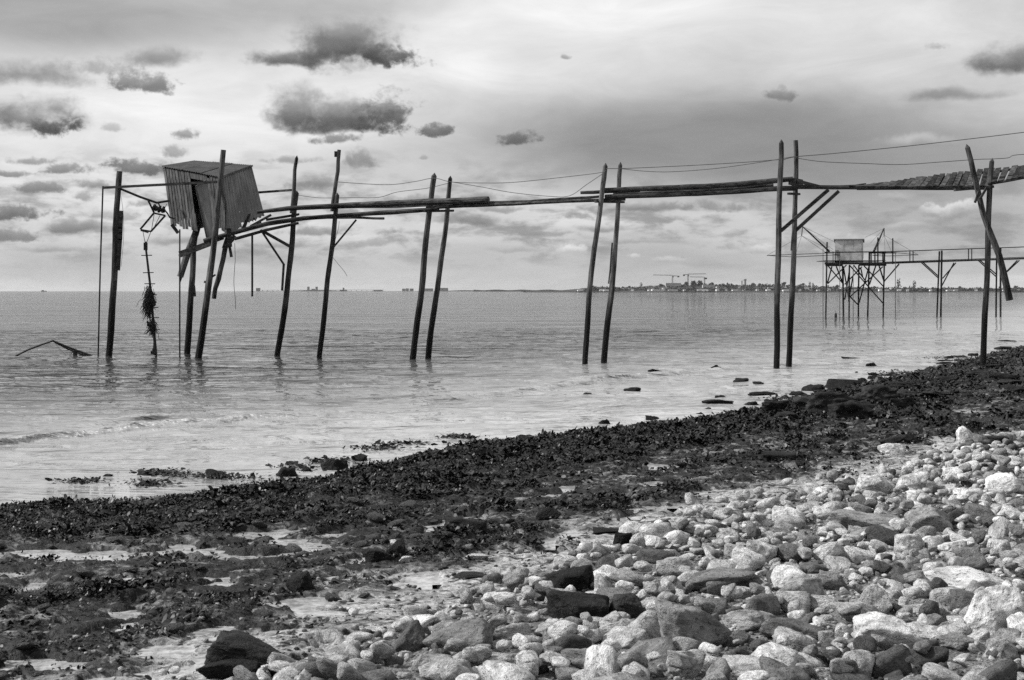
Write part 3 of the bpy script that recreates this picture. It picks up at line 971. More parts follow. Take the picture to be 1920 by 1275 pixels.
# added dark boards standing in for shade in the plank gaps, then the tilted slanting deck planks, each a part
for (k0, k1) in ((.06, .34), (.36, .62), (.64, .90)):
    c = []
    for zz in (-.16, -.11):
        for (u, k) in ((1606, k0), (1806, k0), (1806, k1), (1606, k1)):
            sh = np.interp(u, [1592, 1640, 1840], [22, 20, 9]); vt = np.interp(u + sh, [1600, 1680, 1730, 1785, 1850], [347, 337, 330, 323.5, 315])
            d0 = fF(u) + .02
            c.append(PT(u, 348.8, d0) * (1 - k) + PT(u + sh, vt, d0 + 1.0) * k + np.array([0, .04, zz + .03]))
    b = MB(); b.hexa(c); b.build('gap_underlay', M['dark'], pier)
for i in range(22):
    u = 1592 + i * 12.1
    if 1836 < u + 5 < 1849: u += 3
    w = 10.4 + R.uniform(-.8, .7)
    sh = np.interp(u, [1592, 1640, 1840], [22, 20, 9]) + R.uniform(-1.5, 1.5)
    vt = np.interp(u + sh, [1600, 1680, 1730, 1785, 1850], [347, 337, 330, 323.5, 315]) + R.uniform(-1.3, 1.3)
    vb = 348.5 + R.uniform(-.5, 1.0)
    d0 = fF(u) + .02; d1 = d0 + 1.0
    a0, a1, c0, c1 = PT(u, vb, d0), PT(u + w, vb, d0), PT(u + sh, vt, d1), PT(u + sh + w * .96, vt + R.uniform(-1, 1), d1)
    t = np.array([0, .03, -.07])
    b = MB(); b.hexa([a0 + t, a1 + t, c1 + t, c0 + t, a0, a1, c1, c0])
    b.build('deck_plank', M['plank'], pier)
for i in range(11):
    u = 1858 + i * 12.6
    if i == 2: u += 3
    w = 11.1 + R.uniform(-.9, .7)
    sh = 10 + R.uniform(-2.5, 2.5)
    vb = np.interp(u, [1858, 1920, 2010], [341, 330.5, 314]); vt = np.interp(u, [1858, 1920, 2010], [316, 307, 292]) + R.uniform(-1.6, 1.6)
    d0 = fF(u) + .02; d1 = d0 + 1.0
    a0, a1, c0, c1 = PT(u, vb, d0), PT(u + w, vb - 1.5, d0), PT(u + sh, vt, d1), PT(u + sh + w, vt - 1.5, d1)
    t = np.array([0, .03, -.07])
    b = MB(); b.hexa([a0 + t, a1 + t, c1 + t, c0 + t, a0, a1, c1, c0])
    b.build('deck_plank', M['plank'], pier)
log('log_beam', [(1600, 350), (1700, 341), (1800, 329), (1856, 322)], [4, 5, 5, 5], .94)
log('log_beam', [(1862, 323), (1920, 314), (2010, 300)], [5, 5, 5], .94)


# ------------------------------------------------------------------ cables and ropes
def cable(name, pts, row, dd, r, label, cat, grp=None, mat='wire', own=None):
    q = [PT(u, v, (own if own else (fF(u) if row == 'F' else fB(u))) + dd) for u, v in pts]
    # rounded course through the points
    out = []
    n = len(q)
    for i in range(n - 1):
        p0, p1, p2, p3 = q[max(i - 1, 0)], q[i], q[i + 1], q[min(i + 2, n - 1)]
        for k in range(6):
            t = k / 6
            out.append(.5 * ((2 * p1) + (-p0 + p2) * t + (2 * p0 - 5 * p1 + 4 * p2 - p3) * t * t + (-p0 + 3 * p1 - 3 * p2 + p3) * t ** 3))
    out.append(q[-1])
    b = MB(); b.tube(out, r, 5)
    o = b.build(name, M[mat]); tag(o, label, cat, grp)
    return o


GC = 'wires strung along the pier'
cable('cable', [(632, 341), (690, 345), (735, 346), (780, 340), (814, 334), (846, 341), (900, 343), (960, 342), (1040, 334), (1120, 324.5), (1136, 320)], 'F', .05, .011, 'upper slack wire from the spliced pole to the third post pair', 'wire', GC)
cable('cable', [(560, 366), (600, 371), (660, 370.5), (710, 370), (745, 360), (800, 353), (842, 343)], 'B', -.1, .010, 'lower slack wire from the hut platform to the second post pair', 'wire', GC)
cable('cable', [(846, 341), (900, 350), (960, 361), (1030, 368), (1068, 367), (1100, 346), (1134, 323)], 'F', .2, .010, 'wire dipping to the log and rising to the third post pair', 'wire', GC)
cable('cable', [(1136, 316), (1180, 315.5), (1300, 310), (1400, 304), (1464, 299)], 'F', .0, .012, 'straighter upper wire between the third and fourth post pairs', 'wire', GC)
cable('cable', [(1163, 316), (1210, 321), (1260, 322), (1340, 316), (1420, 305), (1491, 293)], 'B', .0, .011, 'sagging wire between the third and fourth post pairs', 'wire', GC)
cable('cable', [(1465, 301), (1491, 294), (1560, 288), (1700, 274), (1830, 259), (1920, 248), (2010, 237)], 'F', .3, .012, 'upper wire rising from the fourth post pair out of view', 'wire', GC)
cable('cable', [(1492, 296), (1540, 303), (1620, 306.5), (1690, 308.5), (1760, 304), (1830, 299), (1860, 298), (1890, 296), (1910, 290), (2010, 286)], 'F', .5, .011, 'lower sagging wire passing the top of the last post', 'wire', GC)
GR = 'loose ends hanging from the pier'
cable('rope', [(440, 456), (441, 485), (440, 500), (438.5, 530), (441, 560), (442, 580)], 'F', .4, .010, 'thin knotted rope dangling below the hut', 'rope', GR)
cable('rope', [(622, 480), (634, 495), (645, 508), (651, 518)], 'F', .0, .008, 'short curled rope end sticking out from the spliced post', 'rope', GR)
cable('rope', [(628, 452), (634, 430), (636, 415)], 'F', .1, .007, 'fine loop of cord beside the spliced post', 'rope', GR)
cable('rope', [(227, 368), (231, 400), (232, 440), (229, 480), (227, 500)], 'F', -.2, .007, 'thin cord hanging along the outermost post', 'rope', GR, own=52.0)

# thin steel rods
GP = 'thin steel rods about the hut'


def rod(pts, d, w, label, deep=.8):
    q = [PT(u, v, d) for u, v in pts]
    if deep: q[0] = q[0] + (q[0] - q[1]) / abs((q[0] - q[1])[2]) * deep
    b = MB(); b.tube(q, w / 2 / FPX * d, 7, step=.6, rough=.06)
    o = b.build('steel_rod', M['iron']); tag(o, label, 'rod', GP)


rod([(184, 668), (188, 500), (193, 349)], 52.3, 3, 'tall thin guide rod standing in the water outside the outermost post')
rod([(337, 664), (337, 430)], 52.2, 3, 'thin straight rod from the water up to the boarded hut wall')
rod([(473, 556), (473, 437)], 51.3, 4, 'thin rod hanging from the log and ending above the horizon', 0)

# ------------------------------------------------------------------ the tilted hut
hut = thing('fishing_hut', PT(400, 440, 52.2), 'tilted wooden fishing hut with a gaping door on the wrecked pier', 'hut')
FLt, Ft, FRt = PT(307, 314, 52.6), PT(415, 334, 51.25), PT(471, 312, 53.0)
FLb, Fb, FRb = PT(322, 423, 52.6), PT(428, 446, 51.35), PT(495, 405, 53.0)
Bt = PT(366, 304.5, 54.3); Bb = FLb + FRb - Fb


def quad(a, b_, c, d_, s, t):
    """a,b_ along the bottom, d_,c along the top"""
    return (a * (1 - s) + b_ * s) * (1 - t) + (d_ * (1 - s) + c * s) * t


nrm = np.cross(Fb - FLb, FLt - FLb); nrm = nrm / np.linalg.norm(nrm)
if nrm[1] > 0: nrm = -nrm


def wall_board(s0, s1, t0, t1, out=0.0, th=.022, name='board', mat='board', slant=0.0, jag=0.0):
    A = quad(FLb, Fb, Ft, FLt, s0, t0 + jag); B = quad(FLb, Fb, Ft, FLt, s1, t0)
    C = quad(FLb, Fb, Ft, FLt, s1 + slant, t1); D_ = quad(FLb, Fb, Ft, FLt, s0 + slant, t1)
    o_ = nrm * out; th_ = nrm * th
    m_ = MB(); m_.hexa([A + o_, B + o_, B + o_ + th_, A + o_ + th_, D_ + o_, C + o_, C + o_ + th_, D_ + o_ + th_])
    return m_.build(name, M[mat], hut)


nb = 9
for i in range(nb):
    s0 = .0 + i * .47 / nb; s1 = s0 + .47 / nb - .011
    wall_board(s0, s1, (.02 if i else .05) + R.uniform(-.03, .03) + (0 if i < nb - 1 else .10), 1.0, R.uniform(0, .014), jag=R.uniform(-.012, .012))
wall_board(.415, .475, .0, .30, .012)
wall_board(.47, .76, .90, 1.0, .004, name='lintel')
for i in range(5):
    s0 = .76 + i * .048; wall_board(s0, s0 + .043, .05 + R.uniform(-.02, .10), 1.0 if i else .96, R.uniform(0, .014), jag=R.uniform(-.015, .015))
# the door leaf, swung out of its frame and hanging
dA, dB, dC, dD = PT(389, 446, 51.2), PT(402, 446, 51.05), PT(389, 338, 51.35), PT(368.5, 350, 51.1)
dn = np.array([-.02, -.035, 0])
door = MB(); door.hexa([dA, dB, dB + dn, dA + dn, dD, dC, dC + dn, dD + dn])
door = door.build('door', M['sheet'], hut)
e = MB(); e.beam(dD + dn * 1.6, dC + dn * 1.6, .05, .03); e.beam(dD + dn * 1.4, dA + dn * 1.4, .04, .03); e.build('door_edge', M['board'], door)
# floor and the two far walls, the inside shade put into their dark colour
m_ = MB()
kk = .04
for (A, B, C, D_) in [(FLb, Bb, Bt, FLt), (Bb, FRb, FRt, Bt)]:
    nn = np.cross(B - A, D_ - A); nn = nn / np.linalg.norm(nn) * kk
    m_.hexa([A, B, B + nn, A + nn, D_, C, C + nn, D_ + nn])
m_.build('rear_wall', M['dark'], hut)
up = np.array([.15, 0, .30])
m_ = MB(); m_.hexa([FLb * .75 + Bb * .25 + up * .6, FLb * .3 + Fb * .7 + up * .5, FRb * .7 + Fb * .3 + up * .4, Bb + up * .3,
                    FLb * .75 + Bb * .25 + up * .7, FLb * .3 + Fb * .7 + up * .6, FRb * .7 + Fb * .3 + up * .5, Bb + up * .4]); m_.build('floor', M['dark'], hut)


def corrugated(A, B, C, D_, waves, amp, name, mat, parent, ragged=0.0, flip=1, per=6):
    """sheet A-B bottom, D_-C top, ridges running up from A-B to D_-C"""
    nn = np.cross(B - A, D_ - A); nn = nn / np.linalg.norm(nn) * flip
    n = waves * per
    vs, fs = [], []
    for row in (0, .5, 1.0):
        for i in range(n + 1):
            s = i / n
            p = quad(A, B, C, D_, s, row)
            if row == 0 and ragged:
                p = p + (D_ - A) / np.linalg.norm(D_ - A) * ragged * (math.sin(s * 17) * .5 + math.sin(s * 41 + 1) * .5)
            vs.append(p + nn * (math.cos(6.2832 * i / per) * amp))
    k = n + 1
    for r_ in range(2):
        for i in range(n):
            fs.append((r_ * k + i, r_ * k + i + 1, (r_ + 1) * k + i + 1, (r_ + 1) * k + i))
    b0 = len(vs)
    vs2 = [v - nn * .006 for v in vs]
    fs2 = [tuple(reversed([q + b0 for q in f])) for f in fs]
    edge = [(i, b0 + i, b0 + i + 1, i + 1) for i in range(n)] + [(2 * k + i + 1, b0 + 2 * k + i + 1, b0 + 2 * k + i, 2 * k + i) for i in range(n)]
    m_ = MB(); m_.add(vs + vs2, fs + fs2 + edge)
    return m_.build(name, M[mat], parent)


SR = [0, .37, .68, 1.0]
for i in range(3):
    o_ = (i % 2) * .012
    nn = np.cross(FRb - Fb, Ft - Fb); nn = nn / np.linalg.norm(nn)
    if nn[0] < 0: nn = -nn
    A = quad(Fb, FRb, FRt, Ft, SR[i], [0.0, .12, .02][i]); B = quad(Fb, FRb, FRt, Ft, SR[i + 1], [0.05, .03, .02][i])
    C = quad(Fb, FRb, FRt, Ft, SR[i + 1], 1.0); D_ = quad(Fb, FRb, FRt, Ft, SR[i], 1.0)
    corrugated(A + nn * o_, B + nn * o_, C + nn * o_, D_ + nn * o_, [5, 4, 4][i], .030, 'wall_sheet', 'sheet', hut, ragged=.05, flip=1)
# curled corner of torn sheet
m_ = MB(); p0 = quad(Fb, FRb, FRt, Ft, .34, .02); p1 = quad(Fb, FRb, FRt, Ft, .60, .20); p2 = quad(Fb, FRb, FRt, Ft, .42, .02)
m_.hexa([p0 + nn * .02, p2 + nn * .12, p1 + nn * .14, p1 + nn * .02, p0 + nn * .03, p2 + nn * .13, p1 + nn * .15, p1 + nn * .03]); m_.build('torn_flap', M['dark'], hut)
# roof of three sheets with a little overhang
ov = .07
ex = (Ft - FLt) / np.linalg.norm(Ft - FLt); ey = (Bt - FLt) / np.linalg.norm(Bt - FLt)
rise = np.array([0, 0, .05])
RA, RB, RC, RD = FLt - ex * ov - ey * ov + rise, Ft + ex * .02 - ey * ov + rise, FRt + ex * .05 + ey * .02 + rise, Bt - ex * ov + ey * ov + rise
for i in range(3):
    s0, s1 = i / 3, (i + 1) / 3 + (.015 if i < 2 else 0)
    zo = np.array([0, 0, .012 * (i % 2)])
    corrugated(RA * (1 - s0) + RB * s0 + zo, RA * (1 - s1) + RB * s1 + zo, RD * (1 - s1) + RC * s1 + zo, RD * (1 - s0) + RC * s0 + zo, 9, .016, 'roof_sheet', 'roof_sheet', hut, flip=1)
m_ = MB(); m_.beam(RB + np.array([0, 0, -.02]), RC + np.array([0, 0, -.02]), .03, .06); m_.build('roof_edge', M['board'], hut)
m_ = MB(); m_.beam(Ft * .02 + Ft * .98, Fb, .05, .05); m_.build('corner_post', M['board'], hut)

# ------------------------------------------------------------------ bent winch frame on the pipe
wd_ = 52.15
winch = thing('winch_frame', PT(300, 405, wd_), 'bent metal winch frame dangling from the pipe between outermost post and hut', 'winch')
m_ = MB()
for p, q in [((278, 376), (289, 399)), ((289, 399), (263, 430)), ((290, 400), (310, 404)), ((310, 404), (283, 434)), ((265, 431), (283, 434))]:
    m_.beam(PT(*p, wd_), PT(*q, wd_ + .05), .062, .05, up=(0, 1, 0))
m_.build('frame', M['iron'], winch)
m_ = MB(); m_.beam(PT(264, 432, wd_ - .1), PT(278, 436, wd_ - .1), .07, .05); m_.build('foot_bar', M['iron'], winch)
m_ = MB()
m_.tube([PT(286, 389, wd_ - .08), PT(309, 396, wd_ - .08)], .075, 9, rough=.2)
for (u, v, r_) in [(289, 389, .13), (293, 391, .10), (299, 392, .14), (306, 393, .13)]:
    a = np.array([.93, 0, -.28]) * .03
    c = PT(u, v, wd_ - .08); m_.tube([c - a, c + a], r_, 12)
m_.build('drum', M['iron'], winch, smooth=False)
m_ = MB(); m_.tube([PT(307, 392, wd_ - .15), PT(314, 400, wd_ - .15), PT(318, 407.5, wd_ - .15), PT(327, 410, wd_ - .15)], .03, 6); m_.tube([PT(297, 381, wd_), PT(303, 394, wd_)], .03, 6); m_.build('crank', M['iron'], winch)
m_ = MB()
for p, q in [((289, 402), (284, 432)), ((300, 404), (286, 432)), ((268, 434), (272, 455)), ((283, 434), (275, 455)), ((313, 382), (305, 398))]:
    m_.tube([PT(*p, wd_), PT(*q, wd_)], .012, 5)
m_.build('cord', M['wire'], winch)

# net mast hanging under it, with rungs, rags of net and a counterweight
mast = thing('net_mast', PT(290, 664, wd_), 'hanging iron mast with cross rungs and ragged black net trailing to the water', 'net mast')
m_ = MB(); m_.tube([PT(292, 664, wd_), PT(287, 600, wd_), PT(281, 530, wd_), PT(274, 470, wd_), PT(272, 458, wd_)], [.06, .05, .045, .04, .04], 8, rough=.1); m_.build('shaft', M['iron'], mast)
m_ = MB(); m_.box(PT(273, 462, wd_), .06, .06, .14); m_.tube([PT(272, 458, wd_), PT(274, 453, wd_)], .03, 6); m_.build('hook_block', M['iron'], mast)
for (u, v) in [(275, 479), (278, 511), (281, 532), (284, 553), (287, 577), (288, 596), (290, 618)]:
    m_ = MB(); m_.tube([PT(u - 10, v + R.uniform(-.5, .8), wd_ - .03), PT(u + 10, v - R.uniform(-.5, .8), wd_ - .03)], .018, 5); m_.build('rung', M['iron'], mast)
m_ = MB(); m_.tube([PT(289, 664, wd_), PT(292, 660, wd_)], [.13, .05], 7, rough=.2); m_.build('foot', M['iron'], mast)
m_ = MB()
for (c0, c1, n_, sp_r, ln) in [((277, 536), (280, 575), 200, 7.0, 26), ((281, 546), (285, 568), 160, 5.0, 10), ((276, 560), (281, 585), 70, 8, 20), ((286, 600), (288, 622), 190, 7, 12)]:
    for _ in range(n_):
        t = R.random()
        u = c0[0] + (c1[0] - c0[0]) * t + R.gauss(0, sp_r * .5); v = c0[1] + (c1[1] - c0[1]) * t + R.gauss(0, 3)
        d = wd_ + R.gauss(0, .09)
        pts = [PT(u, v, d)]
        du = R.gauss(-.3, 1)
        for k in range(4):
            u += du + R.gauss(0, .9); v += ln / 4 * R.uniform(.3, 1.2); d += R.gauss(0, .02)
            pts.append(PT(u, v, d))
        m_.tube(pts, R.uniform(.005, .011), 3)
tag(m_.build('net', M['netting'], mast), kind='stuff')
m_ = MB()
for k in range(26):
    t = R.random(); c = PT(281 + 5 * t + R.gauss(0, 2.2), 548 + 26 * t, wd_ + R.gauss(0, .05)) if k < 17 else PT(286 + R.gauss(0, 3.5), 612 + R.gauss(0, 5), wd_)
    a = np.array([R.gauss(0, 1), R.gauss(0, 1), R.gauss(0, 1)]); a = a / np.linalg.norm(a) * R.uniform(.06, .14)
    m_.tube([c - a, c - a * .3, c + a * .4, c + a], [.02, R.uniform(.05, .10), R.uniform(.05, .09), .02], 6, rough=.35)
tag(m_.build('knotted_net', M['netting'], mast), kind='stuff')
wgt = thing('counterweight', PT(289, 666, wd_), 'small square black weight hung on a chain beside the net mast foot', 'weight')
m_ = MB(); m_.box(PT(288.5, 661, wd_ - .15), .10, .09, .055); m_.build('weight', M['iron'], wgt)
m_ = MB(); m_.tube([PT(288, 658, wd_ - .15), PT(288, 655, wd_ - .15), PT(288, 651, wd_ - .15)], [.05, .06, .02], 8); m_.tube([PT(288, 652, wd_ - .15), PT(288, 628, wd_ - .1)], .014, 5, rough=.5, step=.05); m_.build('chain', M['iron'], wgt)

# sunken net frame beside it
sunk = thing('sunken_net_frame', PT(100, 667, 52.5), 'collapsed net frame poking out of the water like a bent tent pole', 'net frame')
sd_ = 52.5
m_ = MB(); m_.tube([PT(28, 668, sd_), PT(34, 665, sd_), (PT(52, 656, sd_)), PT(78, 646, sd_), PT(99, 639, sd_)], .035, 6, step=.2); m_.build('arm', M['iron'], sunk)
m_ = MB(); m_.tube([PT(99, 639, sd_), PT(130, 652, sd_), PT(160, 663, sd_), PT(176, 668, sd_)], [.035, .04, .04, .03], 6, step=.2); m_.build('arm', M['iron'], sunk)
m_ = MB(); m_.tube([PT(100, 640, sd_ + .3), PT(128, 655, sd_ + .4), PT(152, 664, sd_ + .5), PT(160, 668, sd_ + .5)], .03, 6, step=.2); m_.build('arm', M['iron'], sunk)
m_ = MB(); m_.tube([PT(103, 642, sd_), PT(112, 655, sd_), PT(126, 668, sd_)], .007, 4); m_.tube([PT(136, 660, sd_), PT(128, 669, sd_)], .012, 4); m_.build('cord', M['wire'], sunk)
m_ = MB(); m_.box(PT(141, 664, sd_ - .1), .06, .06, .10); m_.box(PT(141, 659, sd_ - .1), .09, .05, .03); m_.build('clamp', M['iron'], sunk)
m_ = MB(); m_.tube([PT(150, 667, sd_), PT(158, 664.5, sd_), PT(168, 666.5, sd_), PT(176, 667.5, sd_)], [.03, .08, .06, .02], 7, rough=.3); m_.build('tangle', M['netting'], sunk)
# ------------------------------------------------------------------ stones
ICO = {}


def ico(sub):
    if sub not in ICO:
        bm = bmesh.new()
        bmesh.ops.create_icosphere(bm, subdivisions=sub, radius=1.0)
        bm.verts.ensure_lookup_table()
        v = np.array([q.co[:] for q in bm.verts])
        f = np.array([[q.index for q in p.verts] for p in bm.faces])
        bm.free()
        ICO[sub] = (v / np.linalg.norm(v, axis=1)[:, None], f)
    return ICO[sub]


def stone_shape(seed, angular, sub, lump=.08, fine=.03):
    """unit stone (bounding box -1..1): a rounded or sharp many-sided body; angular 0..1"""
    r_ = np.random.default_rng(seed)
    v, f = ico(sub)
    n = r_.normal(size=(9 + int(r_.integers(0, 6)), 3)); n /= np.linalg.norm(n, axis=1)[:, None]
    ax = np.array([[1, 0, 0], [-1, 0, 0], [0, 1, 0], [0, -1, 0], [0, 0, 1], [0, 0, -1]], float) + r_.normal(0, .22, (6, 3))
    ax /= np.linalg.norm(ax, axis=1)[:, None]
    n = np.concatenate([n, ax]); dd = r_.uniform(.70, 1.05, len(n))
    p = 5 + 42 * angular ** 1.4
    k = np.clip(v @ n.T, 0, None) / dd
    r = (k ** p).sum(1) ** (-1 / p)
    q = v * r[:, None]
    off = r_.uniform(0, 50, 3)
    q = q * (1 + lump * vnoise3(q * 1.7 + off, seed) + lump * .5 * vnoise3(q * 3.6 + off, seed + 1) + fine * vnoise3(q * 7.5 + off, seed + 2) + fine * .6 * vnoise3(q * 15 + off, seed + 3))[:, None]
    lo, hi = q.min(0), q.max(0)
    return (q - (lo + hi) / 2) / ((hi - lo) / 2), f


def rotm(rx, ry, rz):
    return np.array((Matrix.Rotation(rz, 3, 'Z') @ Matrix.Rotation(ry, 3, 'Y') @ Matrix.Rotation(rx, 3, 'X')))


LAND = []     # landmark stones: short name, x, y, half width


def landmark(name, u, v, w, h, tone, angular, label, cat, mat='rock_pale', roll=0.0, turn=None, short=None, sea=False, depth=.75, sub=5, seed=None, lump=.10, group=None, lift=0.0):
    vb = v + h * .5
    if sea:
        d = dsea(vb - h * .12); p = np.array([(u - 960) / FPX * d, d, 0.0])
    else:
        p = gnd(u, vb - h * .12)
        p[2] = land_z(p[0], p[1])
    d = p[1]
    hw = w / 2 / FPX * d
    hd = hw * depth
    tall = h / FPX * d
    slope = (EYE - p[2]) / d
    hh = max(tall - hd * 1.1 * slope, tall * .5) * (.72 if not sea else 1.0)
    sd = seed if seed is not None else int(u * 7 + v * 13)
    q, f = stone_shape(sd, angular, sub, lump)
    me = mesh_np(name, q, f, M[mat], True)
    o = link(name, me)
    o.scale = (hw, hd, hh)
    o.rotation_euler = (R.uniform(-.1, .1), math.radians(roll), R.uniform(-.35, .35) if turn is None else math.radians(turn))
    o.location = (p[0], p[1] + hd * .55, p[2] + hh * (.38 if not sea else -.08) + lift)
    o['tone'] = float(tone)
    tag(o, label, cat, group)
    if short:
        LAND.append((short, p[0], p[1] + hd * .5, hw))
    return o


PALE = 'rock_pale'; DARK = 'rock_dark'
G1 = 'dark weedy boulders on the rock shelf'
# --- dark boulders on the weed shelf
for a in [
    ('boulder', 462, 1230, 160, 78, .25, 1.0, 'big hairy dark weed-covered boulder at the lowest edge of the shelf', 'boulder', DARK, 14, 'hairy dark boulder'),
    ('boulder', 425, 1258, 110, 44, .12, .6, 'low black boulder tucked under the big hairy weed-covered boulder', 'boulder', DARK, 0, 'low black boulder'),
    ('boulder', 562, 1097, 56, 42, .10, .55, 'upright black boulder standing alone beside a pale puddle on the shelf', 'boulder', DARK, -8, None),
    ('boulder', 530, 1103, 30, 26, .35, .5, 'small grey wedge stone leaning on the upright black boulder', 'boulder', DARK, 20, None),
    ('boulder', 704, 1052, 56, 28, .08, .6, 'black twin-humped rock with a pale pebble on top', 'boulder', DARK, 0, None),
    ('boulder', 745, 1042, 32, 32, .14, .6, 'dark stone at the end of the black twin-humped rock', 'boulder', DARK, -10, None),
    ('boulder', 872, 998, 84, 30, .10, .55, 'long low black weed mound in the middle of the shelf', 'boulder', DARK, 4, None),
    ('boulder', 935, 1000, 44, 18, .12, .5, 'small black lump at the end of the long weed mound', 'boulder', DARK, 0, None),
    ('boulder', 1028, 968, 50, 26, .06, .6, 'jet black rounded rock end beside a pale gap on the shelf', 'boulder', DARK, -12, None),
    ('boulder', 985, 978, 60, 16, .12, .6, 'thin black ledge running into the jet black rock', 'boulder', DARK, -10, None),
    ('boulder', 1140, 998, 60, 12, .10, .5, 'flat black weed strip beside the grit below the pebbles', 'boulder', DARK, 0, None),
    ('boulder', 1465, 862, 66, 20, .10, .5, 'dark flat weedy mound on the shelf below the pale lone oval stone', 'boulder', DARK, 4, None),
    ('boulder', 1708, 824, 26, 22, .05, .7, 'small black pointed rock beside a bright puddle', 'boulder', DARK, 10, None),
    ('boulder', 1675, 830, 50, 12, .12, .5, 'low dark ledge beside the small black pointed rock', 'boulder', DARK, -6, None),
    ('boulder', 850, 1010, 30, 10, .2, .5, 'tiny dark stone in front of the long low weed mound', 'boulder', DARK, 0, None),
    ('slab', 878, 1080, 66, 14, .22, .7, 'flat dark slab with a white shell at its end', 'slab', DARK, 2, None),
]:
    landmark(a[0], *a[1:7], a[7], a[8], a[9], roll=a[10], short=a[11], group=G1)
tag(landmark('shell', 866, 1076, 10, 9, 1.0, .2, 'small white shell at the end of the flat dark slab', 'shell', PALE, sub=3, lift=.02))
landmark('stone', 895, 1050, 48, 14, .7, .2, 'lone flat pale stone lying on the weed above the dark slab', 'stone', PALE)
landmark('stone', 742, 1034, 20, 12, .9, .3, 'pale pebble sitting on the black twin-humped rock', 'stone', PALE, sub=4, lift=.05)
landmark('stone', 760, 1056, 26, 14, .85, .7, 'white angular stone at the foot of the black twin-humped rock', 'stone', PALE, sub=4)

# --- rocks standing in the shallow water
G2 = 'dark rocks awash in the shallows'
for (u, v, w, h, ang_, lab, cat, nm) in [
    (1228, 694, 30, 8, .4, 'low dark rock in open water midway between third and fourth post pairs', 'rock', 'rock'),
    (1341, 690, 27, 12, .95, 'square dark block standing in the water before the tall post pair', 'rock', 'rock'),
    (1390, 713, 30, 8, .6, 'flat-topped dark rock in the water near the foot of the tall post pair', 'rock', 'rock'),
    (1422, 717, 22, 4, .5, 'thin dark sliver of rock beside the flat-topped rock in the water', 'rock', 'rock'),
    (1432, 737, 54, 8, .4, 'long low dark ledge barely above water under the tall post pair', 'rock', 'rock'),
    (1101, 738, 26, 5, .5, 'thin dark rock tip awash under the third post pair', 'rock', 'rock'),
    (1186, 730, 34, 9, .4, 'rounded grey-black rock alone in open water', 'rock', 'rock'),
    (1136, 793, 30, 14, .3, 'smooth black dome rock just off the weed edge', 'rock', 'rock'),
    (1225, 783, 30, 10, .4, 'dark domed rock in the water beside the smooth black dome', 'rock', 'rock'),
    (1350, 754, 70, 12, .5, 'broad layered grey ledge just above the water', 'rock', 'rock'),
    (1352, 744, 24, 6, .5, 'small rock lying behind the broad layered ledge', 'rock', 'rock'),
    (1409, 757, 30, 10, .7, 'pointed grey rock near the broad layered ledge', 'rock', 'rock'),
    (1396, 769, 24, 12, .3, 'round black rock at the corner of the weed edge', 'rock', 'rock'),
    (1414, 773, 24, 8, .4, 'small dark rock touching the round black one', 'rock', 'rock'),
    (1328, 766, 14, 5, .4, 'tiny dark rock tip farther out than its twin by the layered ledge', 'rock', 'rock'),
    (1312, 775, 17, 5, .4, 'tiny dark rock tip nearer the weed edge by the layered ledge', 'rock', 'rock'),
    (1602, 720, 106, 20, .9, 'great flat black table slab jutting over the water', 'slab', 'slab'),
    (1524, 728, 44, 14, .6, 'layered dark rock at the tip of the great table slab', 'rock', 'rock'),
    (1500, 738, 40, 9, .5, 'low dark rock in front of the layered rock at the slab tip', 'rock', 'rock'),
    (1600, 672, 36, 6, .5, 'thin dark reef far out beyond the table slab', 'rock', 'rock'),
    (1634, 683, 24, 7, .6, 'small dark rock between the far thin reef and the table slab', 'rock', 'rock'),
    (1638, 708, 22, 10, .8, 'boxy dark rock behind the end of the table slab', 'rock', 'rock'),
    (1730, 706, 68, 13, .8, 'long boxy dark rock at the water edge near the leaning post', 'rock', 'rock'),
    (1775, 676, 40, 4, .4, 'thin dark streak of rock in the far shallows', 'rock', 'rock'),
    (1800, 668, 30, 4, .4, 'farthest thin dark streak of rock in the shallows', 'rock', 'rock'),
    (285, 886, 66, 11, .4, 'weed-topped low rock in the shallows, widest of the near group', 'rock', 'rock'),
    (404, 889, 46, 18, .35, 'smooth wedge-shaped black rock in the shallows', 'rock', 'rock'),
    (201, 891, 20, 6, .3, 'tiny black rock alone in the near shallows', 'rock', 'rock'),
    (276, 907, 38, 10, .4, 'low weedy rock between the shallows and the weed edge', 'rock', 'rock'),
    (537, 885, 48, 22, .4, 'hunched black rock at the weed edge', 'rock', 'rock'),
    (572, 880, 26, 12, .4, 'small black rock beside the hunched rock at the weed edge', 'rock', 'rock'),
    (545, 868, 26, 8, .4, 'low rock tip beyond the hunched rock', 'rock', 'rock'),
    (674, 858, 30, 16, .8, 'pointed black rock poking from the weed edge', 'rock', 'rock'),
    (625, 872, 54, 26, .4, 'shaggy weed-covered rock beside the pointed black rock', 'rock', 'rock'),
    (985, 820, 40, 12, .4, 'low black rock where the weed edge bends', 'rock', 'rock'),
    (1188, 806, 36, 10, .4, 'low black rock in the weed edge by the smooth dome', 'rock', 'rock'),
    (82, 544.9 + 35, 2, 2, .4, None, None, None),
]:
    if lab is None: continue
    landmark(nm, u, v, w, h, 0.0 if nm == 'slab' else R.uniform(.0, .10), ang_, lab, cat, DARK, sea=True, sub=4, group=G2, lump=.22)

